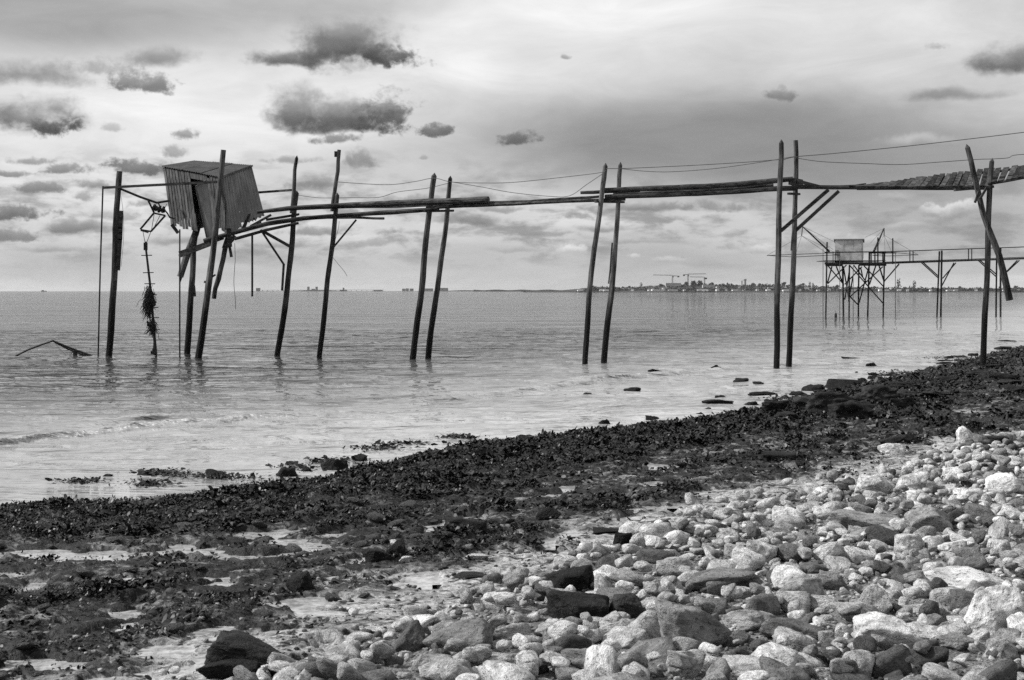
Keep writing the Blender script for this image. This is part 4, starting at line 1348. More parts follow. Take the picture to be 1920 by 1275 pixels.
# --- the rocky spur below the table slab and the ledges along the far beach
G3 = 'dark ledges along the far beach'
for (u, v, w, h, t, ang_, lab) in [
    (1552, 765, 120, 44, .45, .7, 'broad rounded dark outcrop below the great table slab'),
    (1600, 775, 90, 40, .25, .7, 'dark block leaning against the broad rounded outcrop'),
    (1640, 752, 90, 36, .55, .6, 'grey-faced outcrop beside the great table slab'),
    (1690, 760, 60, 22, .5, .7, 'lighter grey rock at the end of the grey-faced outcrop'),
    (1455, 771, 52, 24, .2, .6, 'dark knobbly rock at the start of the spur'),
    (1475, 788, 46, 18, .3, .5, 'small rounded dark rock behind the knobbly one'),
    (1700, 728, 70, 14, .15, .8, 'long dark ledge behind the grey-faced outcrop'),
    (1735, 722, 54, 10, .1, .8, 'thin black ledge stacked above the long dark ledge'),
    (1780, 716, 56, 14, .15, .8, 'dark ledge below the foot of the last post'),
    (1838, 706, 70, 12, .15, .8, 'black ledge just beneath the last post'),
    (1870, 692, 40, 9, .08, .7, 'small black rock beside the last post'),
    (1888, 712, 60, 18, .12, .8, 'blocky black ledge at the far end of the beach'),
    (1825, 722, 40, 14, .2, .7, 'small blocky dark ledge in front of the one below the post'),
    (1905, 735, 50, 16, .25, .7, 'weathered dark ledge nearest the far end of the beach'),
    (1760, 742, 70, 12, .3, .6, 'low dark rib of rock in the middle of the far beach'),
    (1660, 790, 60, 12, .25, .5, 'flat dark weedy rib in front of the outcrop'),
]:
    landmark('ledge', u, v, w, h, t * .6, min(1, ang_ + .2), lab, 'ledge', DARK, sub=5, group=G3, lump=.30, depth=.6)

NTH = ['first', 'second', 'third', 'fourth', 'fifth', 'sixth', 'seventh', 'eighth', 'ninth', 'tenth', 'eleventh', 'twelfth', 'thirteenth', 'fourteenth', 'fifteenth', 'sixteenth', 'seventeenth', 'eighteenth', 'nineteenth', 'twentieth']
for k, u in enumerate(sorted(R.uniform(1500, 1900) for _ in range(20))):
    vs_ = np.interp(u, [1500, 1640, 1740, 1850, 1920], [744, 712, 690, 664, 648]) - abs(R.gauss(0, 7)) + 2
    landmark('rock', u, vs_, R.uniform(14, 40), R.uniform(3.5, 8), R.uniform(0, .08), R.uniform(.4, .9), f'{NTH[k]} small dark rock awash along the far beach edge, counting from the tall post pair', 'rock', DARK, sea=True, sub=3, group='small rocks along the far beach edge', lump=.22)
for k, u in enumerate(sorted(R.uniform(1560, 1910) for _ in range(16))):
    vs_ = np.interp(u, [1500, 1640, 1740, 1850, 1920], [765, 735, 715, 700, 690]) + R.uniform(0, 60)
    landmark('rock', u, vs_, R.uniform(24, 60), R.uniform(6, 14), R.uniform(0, .3), R.uniform(.6, 1), f'{NTH[k]} broken dark rock on the weedy far beach, counting from the great table slab', 'rock', DARK, sub=4, group='broken rocks on the far beach', lump=.26)

# --- the larger stones of the pebble bank
for (nm, u, v, w, h, t, ang_, roll, mat, lab, cat, short) in [
    ('boulder', 1066, 1090, 96, 48, .08, .25, -6, DARK, 'dark rounded slab boulder at the upper edge of the pebbles', 'boulder', 'dark rounded slab'),
    ('boulder', 1090, 1142, 122, 66, .16, .75, 0, DARK, 'large black boulder with a flat brown top in the pebbles', 'boulder', 'large black boulder'),
    ('boulder', 1176, 1142, 66, 48, .55, .8, 0, DARK, 'dark grey cut block touching the large black boulder', 'boulder', 'dark grey block'),
    ('boulder', 1292, 1180, 150, 96, .32, .85, 12, PALE, 'big angular boulder with a black shaded face in the pebbles', 'boulder', 'big angular boulder'),
    ('slab', 1358, 1090, 150, 48, .20, .5, -4, PALE, 'wide brownish domed slab lying behind the big angular boulder', 'slab', 'brownish domed slab'),
    ('boulder', 1492, 1184, 128, 48, .17, .35, 6, PALE, 'smooth dark grey loaf-shaped boulder among the white stones', 'boulder', 'loaf-shaped boulder'),
    ('boulder', 1410, 1165, 110, 44, .42, .45, -4, PALE, 'grey rounded stone wedged behind the loaf-shaped boulder', 'boulder', 'grey wedged stone'),
    ('boulder', 1118, 1241, 126, 50, .28, .3, 6, PALE, 'smooth grey oblong stone with a dark eye-like pit', 'boulder', 'pitted oblong stone'),
    ('boulder', 1675, 1192, 140, 74, .85, .6, -8, PALE, 'large white pitted boulder below the sandy slab', 'boulder', 'white pitted boulder'),
    ('boulder', 1866, 1150, 122, 96, .9, .9, -10, PALE, 'largest white block with sharp edges and a dark hollow beneath', 'boulder', 'largest white block'),
    ('slab', 1632, 975, 150, 44, .35, .6, 4, PALE, 'long layered slab with a black shaded front', 'slab', 'long layered slab'),
    ('slab', 1632, 1002, 104, 30, .30, .6, -8, PALE, 'dark tilted slab lying under the long layered slab', 'slab', 'dark tilted slab'),
    ('boulder', 1746, 980, 88, 52, .38, .9, 0, PALE, 'square grey block with a black front beside the long slab', 'boulder', 'square grey block'),
    ('boulder', 1708, 906, 76, 46, .75, .85, 0, PALE, 'pale block with a dark broken front high on the bank', 'boulder', 'broken pale block'),
    ('boulder', 1636, 912, 64, 42, .72, .75, 8, PALE, 'grey-white stone beside the pale broken block', 'boulder', 'grey-white stone'),
    ('boulder', 1674, 845, 52, 24, .8, .25, -4, PALE, 'lone pale oval stone on the grit above the bank', 'boulder', None),
    ('boulder', 1814, 820, 40, 30, .9, .6, 20, PALE, 'white stone at the top corner of the pebble bank', 'boulder', 'white corner stone'),
    ('boulder', 1862, 826, 76, 20, .25, .4, 0, DARK, 'dark oblong stone beside the white corner stone', 'boulder', 'dark oblong stone'),
    ('boulder', 1888, 915, 84, 36, .85, .4, -14, PALE, 'long white tilted stone high on the bank', 'boulder', 'long white stone'),
    ('boulder', 1503, 1112, 108, 56, .40, .95, 0, PALE, 'grey peaked stone like a small mountain', 'boulder', 'grey peaked stone'),
    ('boulder', 1642, 1132, 70, 58, .55, .85, 30, PALE, 'mottled angular stone standing on its corner', 'boulder', 'corner-standing stone'),
    ('boulder', 1558, 1040, 64, 40, .85, .2, -10, PALE, 'fat white rounded cobble below the tilted slab', 'boulder', 'fat white cobble'),
    ('boulder', 1706, 1022, 58, 38, .78, .3, 6, PALE, 'pale ringed cobble below the square grey block', 'boulder', 'ringed pale cobble'),
    ('boulder', 1800, 1028, 80, 32, .82, .35, -18, PALE, 'long white cobble tilted under the ringed one', 'boulder', 'tilted white cobble'),
    ('boulder', 1428, 1040, 66, 42, .62, .7, 10, PALE, 'pale stone with a dark underside behind the domed slab', 'boulder', 'dark-bellied stone'),
    ('slab', 862, 1200, 132, 58, .24, .45, -8, PALE, 'large brown-grey tilted slab in the lower pebbles', 'slab', 'tilted brown slab'),
    ('slab', 770, 1198, 72, 48, .14, .8, -38, PALE, 'dark slab standing on edge among rounded pebbles', 'slab', 'edge-standing slab'),
    ('slab', 775, 1168, 90, 28, .85, .15, -12, PALE, 'smooth pale whaleback stone where grit meets pebbles', 'slab', 'pale whaleback stone'),
    ('slab', 1745, 1138, 120, 20, .45, .6, 0, PALE, 'flat sandy slab between the two big white blocks', 'slab', 'flat sandy slab'),
    ('slab', 1826, 1088, 176, 52, .72, .55, 4, PALE, 'broad layered pale slab behind the largest white block', 'slab', 'broad layered slab'),
    ('boulder', 1612, 1252, 76, 56, .60, .1, 0, PALE, 'big smooth round cobble at the very bottom of the bank', 'boulder', 'big round cobble'),
    ('boulder', 1880, 1214, 66, 44, .5, .5, 0, PALE, 'rough pitted stone in front of the largest white block', 'boulder', 'rough pitted stone'),
    ('boulder', 1798, 1204, 76, 36, .32, .5, 0, PALE, 'dark grey stone under the hollow of the largest white block', 'boulder', 'dark grey stone'),
    ('boulder', 1290, 1250, 84, 60, .5, .9, 18, PALE, 'grey split stone with a straight edge at the bottom', 'boulder', 'grey split stone'),
    ('boulder', 1175, 1195, 90, 40, .7, .8, -20, PALE, 'pale ridged stone above the pitted oblong stone', 'boulder', 'pale ridged stone'),
    ('boulder', 1400, 1250, 100, 40, .6, .5, 0, PALE, 'flat pale stone along the bottom near the split stone', 'boulder', 'flat pale stone'),
    ('boulder', 1195, 1015, 34, 28, .75, .1, 0, PALE, 'round pale cobble at the upper tip of the pebbles', 'boulder', 'round tip cobble'),
    ('boulder', 1168, 1014, 36, 30, .05, .7, 20, DARK, 'small black boulder hidden behind the round tip cobble', 'boulder', 'small black boulder'),
    ('boulder', 950, 1245, 70, 40, .55, .4, 0, PALE, 'plain grey cobble below the tilted brown slab', 'boulder', 'plain grey cobble'),
    ('boulder', 815, 1245, 84, 46, .45, .8, 0, PALE, 'grey blunt stone below the edge-standing slab', 'boulder', 'grey blunt stone'),
    ('boulder', 960, 1185, 70, 40, .5, .5, 10, PALE, 'grey stone with a dark underside beside the tilted brown slab', 'boulder', 'dark-based grey stone'),
    ('boulder', 1560, 1090, 60, 34, .30, .8, 0, PALE, 'low dark stone behind the mottled corner-standing stone', 'boulder', 'low dark stone'),
    ('boulder', 1465, 1000, 56, 30, .28, .6, 0, PALE, 'dark rounded stone at the front of the upper bank', 'boulder', 'dark front stone'),
    ('boulder', 1880, 1030, 44, 40, .75, .2, 0, PALE, 'ball-like pale cobble near the frame edge', 'boulder', 'ball-like cobble'),
    ('boulder', 1550, 1195, 30, 24, .6, .3, 0, PALE, 'small pale cobble at the tail of the loaf-shaped boulder', 'boulder', None),
]:
    landmark(nm, u, v, w, h, t, ang_, lab, cat, mat, roll=roll, short=short, group='large stones of the pebble bank')

# --- cobbles: dart throwing, biggest first; then the 300 that show largest stay single
PROTO = []
for i in range(20):
    q, f = stone_shape(500 + i, [.10, .22, .42, .62, .82, 1.0][i % 6], 3, .09, .03)
    PROTO.append(q)
P_SUB = {s: [stone_shape(500 + i, [.10, .22, .42, .62, .82, 1.0][i % 6], s, .09, .0)[0] for i in range(20)] for s in (1, 2)}


def throw():
    n = 15000
    xs = rng.uniform(-5.5, 17.0, n * 4); ys = 3.9 + (rng.random(n * 4) ** 1.7) * 33
    keep = (xs > -ys * .40 - 1.2) & (xs < ys * .40 + 2.6)
    xs, ys = xs[keep], ys[keep]
    sp = sdist(xs, ys, PEB) + .25 * fbm2(xs * 1.3, ys * 1.3, 3, 5)
    keep = (sp > -.05) | ((sp > -.6) & (rng.random(len(xs)) < .03))
    xs, ys, sp = xs[keep], ys[keep], sp[keep]
    rad = np.clip(np.exp(rng.normal(math.log(.046), .56, len(xs))), .018, .16)
    rad[sp < 0] *= .7
    order = np.argsort(-rad)
    cell = .30; grid = {}
    for (sh, x, y, hw) in LAND:
        grid.setdefault((int(x // cell), int(y // cell)), []).append((x, y, hw * .85))
    out = []
    for i in order:
        x, y, r = xs[i], ys[i], rad[i]
        cx, cy = int(x // cell), int(y // cell)
        bad = False
        for a in (-1, 0, 1):
            for c in (-1, 0, 1):
                for (qx, qy, qr) in grid.get((cx + a, cy + c), ()):
                    if (qx - x) ** 2 + (qy - y) ** 2 < (.74 * (qr + r)) ** 2:
                        bad = True; break
                if bad: break
            if bad: break
        if bad: continue
        grid.setdefault((cx, cy), []).append((x, y, r))
        out.append((x, y, r, 0))
    # a looser second layer lying on the first
    n2 = 1500
    for _ in range(n2):
        x, y, r, _l = out[R.randrange(len(out))]
        x += R.uniform(-.08, .08); y += R.uniform(-.08, .08)
        if any((L[1] - x) ** 2 + (L[2] - y) ** 2 < (L[3] * 1.05 + .04) ** 2 for L in LAND): continue
        out.append((x, y, min(.085, max(.03, R.gauss(.055, .018))), 1))
    return out


COB = throw()
cx = np.array([c[0] for c in COB]); cy = np.array([c[1] for c in COB]); cr = np.array([c[2] for c in COB]); cl = np.array([c[3] for c in COB])
cz = height(cx, cy)[0]
kind = rng.integers(0, 20, len(COB))
ctone = np.clip(rng.normal(.62, .22, len(COB)), .06, 1.0)
ctone[rng.random(len(COB)) < .17] *= .22
asp = np.stack([np.ones(len(COB)), rng.uniform(.55, .9, len(COB)), rng.uniform(.38, .72, len(COB))], -1)
rot = np.stack([rng.normal(0, .25, len(COB)), rng.normal(0, .28, len(COB)), rng.random(len(COB)) * 6.283], -1)
zc = cz + cr * asp[:, 2] * .45 + cl * (.05 + cr * .3)
uu = 960 + FPX * cx / cy; vv = HZ + FPX * (EYE - zc) / cy
seen = (uu > -10) & (uu < 1930) & (vv < 1285)
size = cr / cy * np.where(seen, 1, 0) * np.where(cl == 1, 1.1, 1.0)
big = set(np.argsort(-size)[:240].tolist())

# labels for the single cobbles: tone, shape and the marked stone that each lies nearest to
used = {}
proto_mesh = {}
SHAPE = ['rounded', 'smooth', 'blunt', 'faceted', 'angular', 'sharp-edged']


def tone_word(t):
    return 'white' if t > .8 else 'pale' if t > .6 else 'grey' if t > .38 else 'dark grey' if t > .2 else 'blackish'


rows = []
for i in sorted(big, key=lambda i: -size[i]):
    x, y = cx[i], cy[i]
    sh, lx, ly, lw = min(LAND, key=lambda L: (L[1] - x) ** 2 + (L[2] - y) ** 2 - (L[3] * .5) ** 2)
    dx, dy = x - lx, y - ly
    rel = ('left of' if dx < 0 else 'right of') if abs(dx) > abs(dy) * .8 else ('behind' if dy > 0 else 'in front of')
    if rel in ('left of', 'right of') and abs(dy) > .35 * abs(dx):
        rel = ('behind and ' if dy > 0 else 'in front and ') + rel
    sz = 'big' if cr[i] > .095 else 'middling' if cr[i] > .07 else 'small'
    flat = 'flat' if asp[i, 2] < .47 else 'plump' if asp[i, 2] > .62 else ''
    lab = ' '.join(f"{sz} {tone_word(ctone[i])} {flat} {SHAPE[kind[i] % 6]} cobble {rel} the {sh}".split())
    rows.append([i, lab, math.hypot(dx, dy)])
by = {}
for r_ in rows: by.setdefault(r_[1], []).append(r_)
for lab, rs in by.items():
    if len(rs) > 1:
        rs.sort(key=lambda r: r[2])
        names = ['touching or nearest it', 'second from it', 'third from it', 'fourth from it', 'fifth from it', 'sixth from it', 'seventh from it']
        for k, r_ in enumerate(rs):
            r_[1] = lab + ', ' + (['nearest it'] + names[1:])[min(k, 6)]
for i, lab, _d in rows:
    k = int(kind[i])
    if k not in proto_mesh:
        proto_mesh[k] = mesh_np('cobble', PROTO[k], ico(3)[1], M['rock_pale'], True)
    o = link('cobble', proto_mesh[k])
    o.location = (cx[i], cy[i], zc[i]); o.scale = (asp[i] * cr[i]).tolist(); o.rotation_euler = rot[i].tolist()
    o['tone'] = float(ctone[i])
    tag(o, lab, 'cobble', 'cobbles of the pebble bank')

VS, FS, TS = [], [], []
nb_ = 0


def put_stone(q, f, M3, loc, tone):
    global nb_
    VS.append(q @ M3.T + loc); FS.append(f + nb_); TS.append(np.full(len(q), tone)); nb_ += len(q)


for i in range(len(COB)):
    if i in big: continue
    s = 2 if (size[i] > .0030) else 1
    if s == 2 and size[i] > .0052: s = 3
    q = PROTO[kind[i]] if s == 3 else P_SUB[s][kind[i]]
    put_stone(q * (asp[i] * cr[i]), ico(s)[1], rotm(*rot[i]), np.array([cx[i], cy[i], zc[i]]), ctone[i])
# small gravel between the cobbles and scattered over the grit strip
ng = 15000
xs = rng.uniform(-5, 16, ng * 4); ys = 4.2 + rng.random(ng * 4) ** 1.9 * 26
sp = sdist(xs, ys, PEB) + .25 * fbm2(xs * 1.3, ys * 1.3, 3, 5)
kp = (xs > -ys * .38 - 1) & (xs < ys * .38 + 2.2) & ((sp > -.2) | ((sp > -1.6) & (rng.random(len(xs)) < .75 * np.exp(sp * 1.1))))
xs, ys = xs[kp][:int(ng * 1.25)], ys[kp][:int(ng * 1.25)]
zs = height(xs, ys)[0]
for x, y, z in zip(xs, ys, zs):
    r = rng.uniform(.008, .024)
    put_stone(P_SUB[1][R.randrange(20)] * np.array([r, r * .8, r * .6]), ico(1)[1], rotm(0, 0, R.uniform(0, 6.28)), np.array([x, y, z + r * .2]), float(np.clip(R.gauss(.42, .25), .04, 1)))
V_ = np.concatenate(VS); F_ = np.concatenate(FS); T_ = np.concatenate(TS)
me = mesh_np('shingle', V_, F_, M['shingle'], True)
ta = me.attributes.new('tone', 'FLOAT', 'POINT'); ta.data.foreach_set('value', T_.astype(np.float32))
tag(link('shingle', me), 'loose pale shingle and gravel filling the gaps between the cobbles', 'shingle', kind='stuff')
# loose weedy stones strewn over the dark shelf
VS, FS, TS = [], [], []; nb_ = 0
xs = rng.uniform(-8, 24, 26000); ys = 6 + rng.random(26000) ** 1.5 * 55
s_, sp_, pb_, st_, lf_ = masks(xs, ys)
kp = (np.abs(xs) < ys * .39 + .5) & (s_ > .1) & (pb_ < .05) & (st_ < .7) & (rng.random(len(xs)) < .5)
xs, ys = xs[kp][:4200], ys[kp][:4200]
zs = height(xs, ys)[0]
for x, y, z in zip(xs, ys, zs):
    r = float(np.clip(np.exp(rng.normal(math.log(.034), .45)), .015, .085)) * (1 + y / 60)
    sb = 2 if r / y > .006 else 1
    put_stone(P_SUB[sb][R.choice([2, 3, 4, 5, 8, 9, 10, 11, 14, 15, 16, 17])] * np.array([r, r * .85, r * .42]), ico(sb)[1], rotm(R.gauss(0, .2), R.gauss(0, .2), R.uniform(0, 6.28)), np.array([x, y, z + r * .05]), R.uniform(0, .05) if R.random() < .84 else R.uniform(.1, .7))
V_ = np.concatenate(VS); F_ = np.concatenate(FS); T_ = np.concatenate(TS)
M['shelf_stone'] = stone_mat('shelf_stone', 'mesh', .007, .30, .4, .5, .5)
me = mesh_np('shelf_rubble', V_, F_, M['shelf_stone'], True)
ta = me.attributes.new('tone', 'FLOAT', 'POINT'); ta.data.foreach_set('value', T_.astype(np.float32))
tag(link('shelf_rubble', me), 'dark weedy rubble strewn over the rock shelf', 'rubble', kind='stuff')
# ------------------------------------------------------------------ the intact fishing station farther along the shore
FD = 130.0
stn = thing('fishing_station', PT(1600, 594, FD) * np.array([1, 1, 0]), 'distant stilted fishing platform with a railed walkway running to the shore', 'fishing platform')


def z6(x, y): return (1420 + x / 6.373, 420 + y / 6.373)
def z5(x, y): return (1420 + x / 2.712, 230 + y / 2.712)


def fbar(name, p, q, w, d0=FD, d1=None, parent=None, mat='far_wood', rnd=True, deep=0.0):
    a, c = PT(*p, d0), PT(*q, d1 if d1 is not None else d0)
    if deep: a = a + np.array([0, 0, -deep])
    b = MB()
    r_ = w / FPX * d0
    if rnd: b.tube([a, c], r_ / 2, 7, rough=.08, step=1.0)
    else: b.beam(a, c, r_, r_, up=(0, 1, 0))
    return b.build(name, M[mat], parent if parent is not None else stn)


for i, (p, q, w) in enumerate([((815, 1115), (833, 215), 3.0), ((1030, 1110), (1020, 500), 3.6), ((1095, 1110), (1100, 490), 3.0), ((1205, 1110), (1213, 490), 3.2), ((1315, 1115), (1340, 350), 3.2), ((1500, 1110), (1520, 345), 3.0)]):
    dd = FD + (3.0 if i in (1, 3) else 0)
    fbar('post', z6(*p), z6(*q), w, dd, parent=stn, deep=1.0)
for (p, q) in [((1440, 480), (1440, 160)), ((1618, 480), (1618, 170))]:
    fbar('upright', z6(*p), z6(*q), 2.6)
BR = [((845, 500), (1030, 720), 0, 0), ((1065, 490), (840, 715), 0, 0), ((890, 510), (840, 700), 3, 0), ((945, 510), (1030, 730), 0, 3), ((1030, 520), (1095, 900), 3, 0), ((1250, 510), (1045, 720), 3, 3),
      ((1100, 490), (1500, 945), 0, 0), ((1150, 490), (1300, 690), 3, 3), ((1105, 872), (1500, 510), 0, 0), ((1105, 865), (1200, 962), 0, 3), ((1235, 520), (1260, 640), 3, 3), ((1330, 520), (1215, 945), 0, 3),
      ((1275, 500), (1510, 750), 0, 0), ((1415, 500), (1340, 720), 3, 0), ((1455, 500), (1515, 690), 3, 0), ((1695, 480), (1520, 680), 0, 0), ((1090, 920), (1140, 640), 0, 3), ((1045, 900), (1100, 560), 3, 0)]
for p, q, a, c in BR:
    fbar('brace', z6(*p), z6(*q), 2.0, FD + a, FD + c, rnd=False)
# deck: edge beams and crosswise boards
for dd, off in ((0, 0), (3.2, 0)):
    fbar('deck_beam', z6(805, 470), z6(1540, 470), 4.2, FD + dd - .1, rnd=False)
fbar('deck_beam', z6(815, 492), z6(1020, 494), 3.6, FD - .05, rnd=False)
fbar('deck_beam', z6(1215, 490), z6(1540, 492), 3.0, FD - .05, rnd=False)
dl, dr = PT(*z6(808, 462), FD), PT(*z6(1540, 462), FD)
for i in range(24):
    t0, t1 = i / 24, (i + .9) / 24
    a = dl * (1 - t0) + dr * t0; c = dl * (1 - t1) + dr * t1
    a[2] = c[2] = dl[2] + .16
    bk = np.array([.0, 3.6, 0]); th = np.array([0, 0, .05])
    b = MB(); b.hexa([a, c, c + bk, a + bk, a + th, c + th, c + bk + th, a + bk + th]); b.build('deck_board', M['far_wood'], stn)
# walkway to the shore
W0, W1 = (1661, 493.5), (2100, 479)
def wv(u): return np.interp(u, [1661, 1685, 1920, 2100], [493.8, 493.2, 484.8, 478.5])
def rv(u): return np.interp(u, [1546, 1661, 1711, 1920, 2100], [473.2, 472, 471.5, 463, 456])
for dd in (0, 1.2):
    fbar('deck_beam', (1655, wv(1655)), (1920, wv(1920)), 3.0, FD + dd, rnd=False); fbar('deck_beam', (1920, wv(1920)), (2100, wv(2100)), 3.0, FD + dd, rnd=False)
for i in range(60):
    u = 1662 + i * 7.2
    a = PT(u, wv(u) - 2.2, FD); c = PT(u + 6.6, wv(u + 6.6) - 2.2, FD); bk = np.array([0, 1.3, 0]); th = np.array([0, 0, .05])
    b = MB(); b.hexa([a, c, c + bk, a + bk, a + th, c + th, c + bk + th, a + bk + th]); b.build('deck_board', M['far_wood'], stn)
for dd in (0, 1.25):
    for (u0, u1) in ((1546, 1661), (1661, 1920), (1920, 2100)) if dd == 0 else ((1661, 1920), (1920, 2100)):
        fbar('rail', (u0, rv(u0)), (u1, rv(u1)), 2.0 if u0 < 1660 else 1.7, FD + dd, rnd=False)
fbar('rail', z6(1330, 345), z6(1660, 345), 2.2, FD + .1, rnd=False)
for u in (1706, 1712, 1816, 1822, 1875.5, 1930, 1936, 2000, 2060):
    fbar('rail_post', (u, wv(u)), (u, rv(u)), 1.5, FD + (.0 if u % 1 == 0 else .6), rnd=False)
for x in (905, 930, 965, 985, 1340, 1360, 1405, 1500):
    u = z6(x, 0)[0]; fbar('rail_post', (u, 492), (u, rv(u)), 1.2 if x < 1000 else 2.0, FD + .5, rnd=False)
for (b0, t0, b1, t1) in [((1756, 595), (1761.5, 471), (1763.7, 595), (1765.8, 470)), ((1867.3, 596), (1869, 466), (1876, 596), (1876, 465))]:
    fbar('post', b0, t0, 3.2, FD, deep=1.0); fbar('post', b1, t1, 3.6, FD + 1.3, deep=1.0)
for (p, q) in [((835, 712), (918, 788)), ((845, 712), (922, 782)), ((1010, 712), (942, 792)), ((1000, 712), (938, 830)), ((1125, 702), (1213, 782)), ((1135, 702), (1216, 772)), ((1333, 700), (1255, 772)), ((1322, 700), (1250, 775)), ((720, 718), (645, 808))]:
    fbar('brace', z5(*p), z5(*q), 1.8, FD, FD + .6, rnd=False)

hut2 = thing('white_cabin', PT(1595, 490, FD + 1.4), 'small white painted cabin with a flat roof standing on the distant platform', 'cabin')
hl = PT(1568.3, 490, FD + .5); hc = PT(1618.3, 490.5, FD + .5)
wv_ = (hc - hl); wv_[2] = 0; L_ = np.linalg.norm(wv_); ux = wv_ / L_
rotc = math.radians(-14)
ux = np.array([math.cos(rotc), -math.sin(rotc) * 0 + math.sin(rotc), 0]); uy = np.array([-ux[1], ux[0], 0])
fw = 2.52; dpt = 2.3; zb0 = hc[2]; ht = (490 - 449) / FPX * FD
def hp(a, c, z): return hc + ux * (a - fw) + uy * c + np.array([0, 0, z])
for i in range(3):
    a0, a1 = i * fw / 3 + .004, (i + 1) * fw / 3 - .004
    b = MB(); b.hexa([hp(a0, 0, 0), hp(a1, 0, 0), hp(a1, .05, 0), hp(a0, .05, 0), hp(a0, 0, ht), hp(a1, 0, ht), hp(a1, .05, ht), hp(a0, .05, ht)]); b.build('wall_panel', M['far_paint'], hut2)
b = MB(); b.hexa([hp(fw - .05, .052, 0), hp(fw, .052, 0), hp(fw, dpt, 0), hp(fw - .05, dpt, 0), hp(fw - .05, .052, ht), hp(fw, .052, ht), hp(fw, dpt, ht), hp(fw - .05, dpt, ht)]); b.build('side_wall', M['far_side'], hut2)
b = MB(); b.hexa([hp(0, .052, 0), hp(.05, .052, 0), hp(.05, dpt, 0), hp(0, dpt, 0), hp(0, .052, ht), hp(.05, .052, ht), hp(.05, dpt, ht), hp(0, dpt, ht)])
b.hexa([hp(.05, dpt - .05, 0), hp(fw - .05, dpt - .05, 0), hp(fw - .05, dpt, 0), hp(.05, dpt, 0), hp(.05, dpt - .05, ht), hp(fw - .05, dpt - .05, ht), hp(fw - .05, dpt, ht), hp(.05, dpt, ht)]); b.build('rear_wall', M['far_side'], hut2)
b = MB(); b.hexa([hp(-.1, -.1, ht + .02), hp(fw + .12, -.1, ht + .02), hp(fw + .12, dpt + .1, ht - .18), hp(-.1, dpt + .1, ht - .18), hp(-.1, -.1, ht + .10), hp(fw + .12, -.1, ht + .10), hp(fw + .12, dpt + .1, ht - .10), hp(-.1, dpt + .1, ht - .10)]); b.build('roof', M['far_side'], hut2)
b = MB(); b.hexa([hp(fw + .01, .3, .3), hp(fw + .03, .3, .3), hp(fw + .03, 1.6, .3), hp(fw + .01, 1.6, .3), hp(fw + .01, .3, .8), hp(fw + .03, .3, .8), hp(fw + .03, 1.6, .8), hp(fw + .01, 1.6, .8)]); b.build('hatch', M['dark'], hut2)
for (x0, x1, y0, y1) in [(.03, .30, .62, 1.1), (1.72, 1.76, .1, 1.75)]:
    b = MB(); b.hexa([hp(x0, -.025, y0), hp(x1, -.025, y0), hp(x1, -.004, y0), hp(x0, -.004, y0), hp(x0, -.025, y1), hp(x1, -.025, y1), hp(x1, -.004, y1), hp(x0, -.004, y1)]); b.build('batten', M['far_side'], hut2)
b = MB(); b.hexa([hp(1.7, -.03, .1), hp(2.38, -.03, .1), hp(2.38, -.004, .1), hp(1.7, -.004, .1), hp(1.7, -.03, 1.72), hp(2.38, -.03, 1.72), hp(2.38, -.004, 1.72), hp(1.7, -.004, 1.72)]); b.build('door', M['far_paint'], hut2)


def liftnet(name, label, mast_pts, apex, corners, d0, extra):
    t = thing(name, PT(*apex, d0), label, 'lift net', 'square lift nets of the distant platform')
    b = MB(); b.tube([PT(*mast_pts[0], FD), PT(*mast_pts[1], d0)], [.10, .05], 6); b.build('boom', M['far_wood'], t)
    C4 = [PT(u, v, d) for u, v, d in corners]
    for i in range(4):
        b = MB(); b.tube([C4[i], C4[(i + 1) % 4]], .028, 5); b.build('frame_bar', M['far_wood'], t)
    b = MB()
    for c in C4: b.tube([PT(*apex, d0), c], .014, 4)
    b.tube([PT(*mast_pts[1], d0), PT(*apex, d0)], .05, 5)
    for p, q in extra: b.tube([PT(*p, d0), PT(*q, FD + .5)], .012, 4)
    b.build('rope', M['wire'], t)
    return t


liftnet('lift_net', 'square net frame hung from the boom over open water beside the white cabin', [(1555, 471.5), (1504.7, 424.7)], (1503, 442), [(1438, 479, FD - 1), (1490, 481.8, FD - 4), (1574, 477.5, FD - 3), (1550, 474.5, FD + 1)], FD - 1,
        [((1504.7, 424.7), (1566, 454)), ((1504.7, 424.7), (1562, 468)), ((1504.7, 424.7), (1556, 466))])
liftnet('lift_net', 'square net frame hung over the walkway side of the distant platform', [(1638.5, 471), (1657.7, 428)], (1657.7, 441), [(1636, 479, FD + 2), (1660, 480, FD + 5), (1722, 478, FD + 6), (1672, 473, FD + 8)], FD + 4,
        [((1657.7, 428), (1622, 445)), ((1657.7, 428), (1632, 456)), ((1657.7, 428), (1643, 470))])
GS = 'thin guide rods around the distant platform'
for (x, lab, y0) in [(785, 'thin guide rod at the seaward corner of the distant platform', 290), (985, 'thin guide rod beneath the seaward half of the distant deck', 350), (1145, 'thin guide rod under the middle of the white cabin', 500), (1650, 'thin guide rod under the start of the distant walkway', 350)]:
    u = z6(x, 0)[0]; b = MB(); b.tube([PT(u, 597, FD - .5), PT(u, z6(0, y0)[1], FD - .5)], .032, 5); tag(b.build('guide_rod', M['wire']), lab, 'rod', GS)
buoy = thing('buoy', PT(1567, 594, 128.0), 'small black conical buoy floating beside the distant platform legs', 'buoy')
b = MB(); b.tube([PT(1567, 596, 128), PT(1567, 592, 128), PT(1567, 589, 128), PT(1567, 586.5, 128)], [.10, .12, .10, .06], 10); b.build('float', M['iron'], buoy)
b = MB(); b.tube([PT(1567, 587, 128), PT(1567, 582.5, 128)], .018, 6); b.build('pin', M['iron'], buoy)

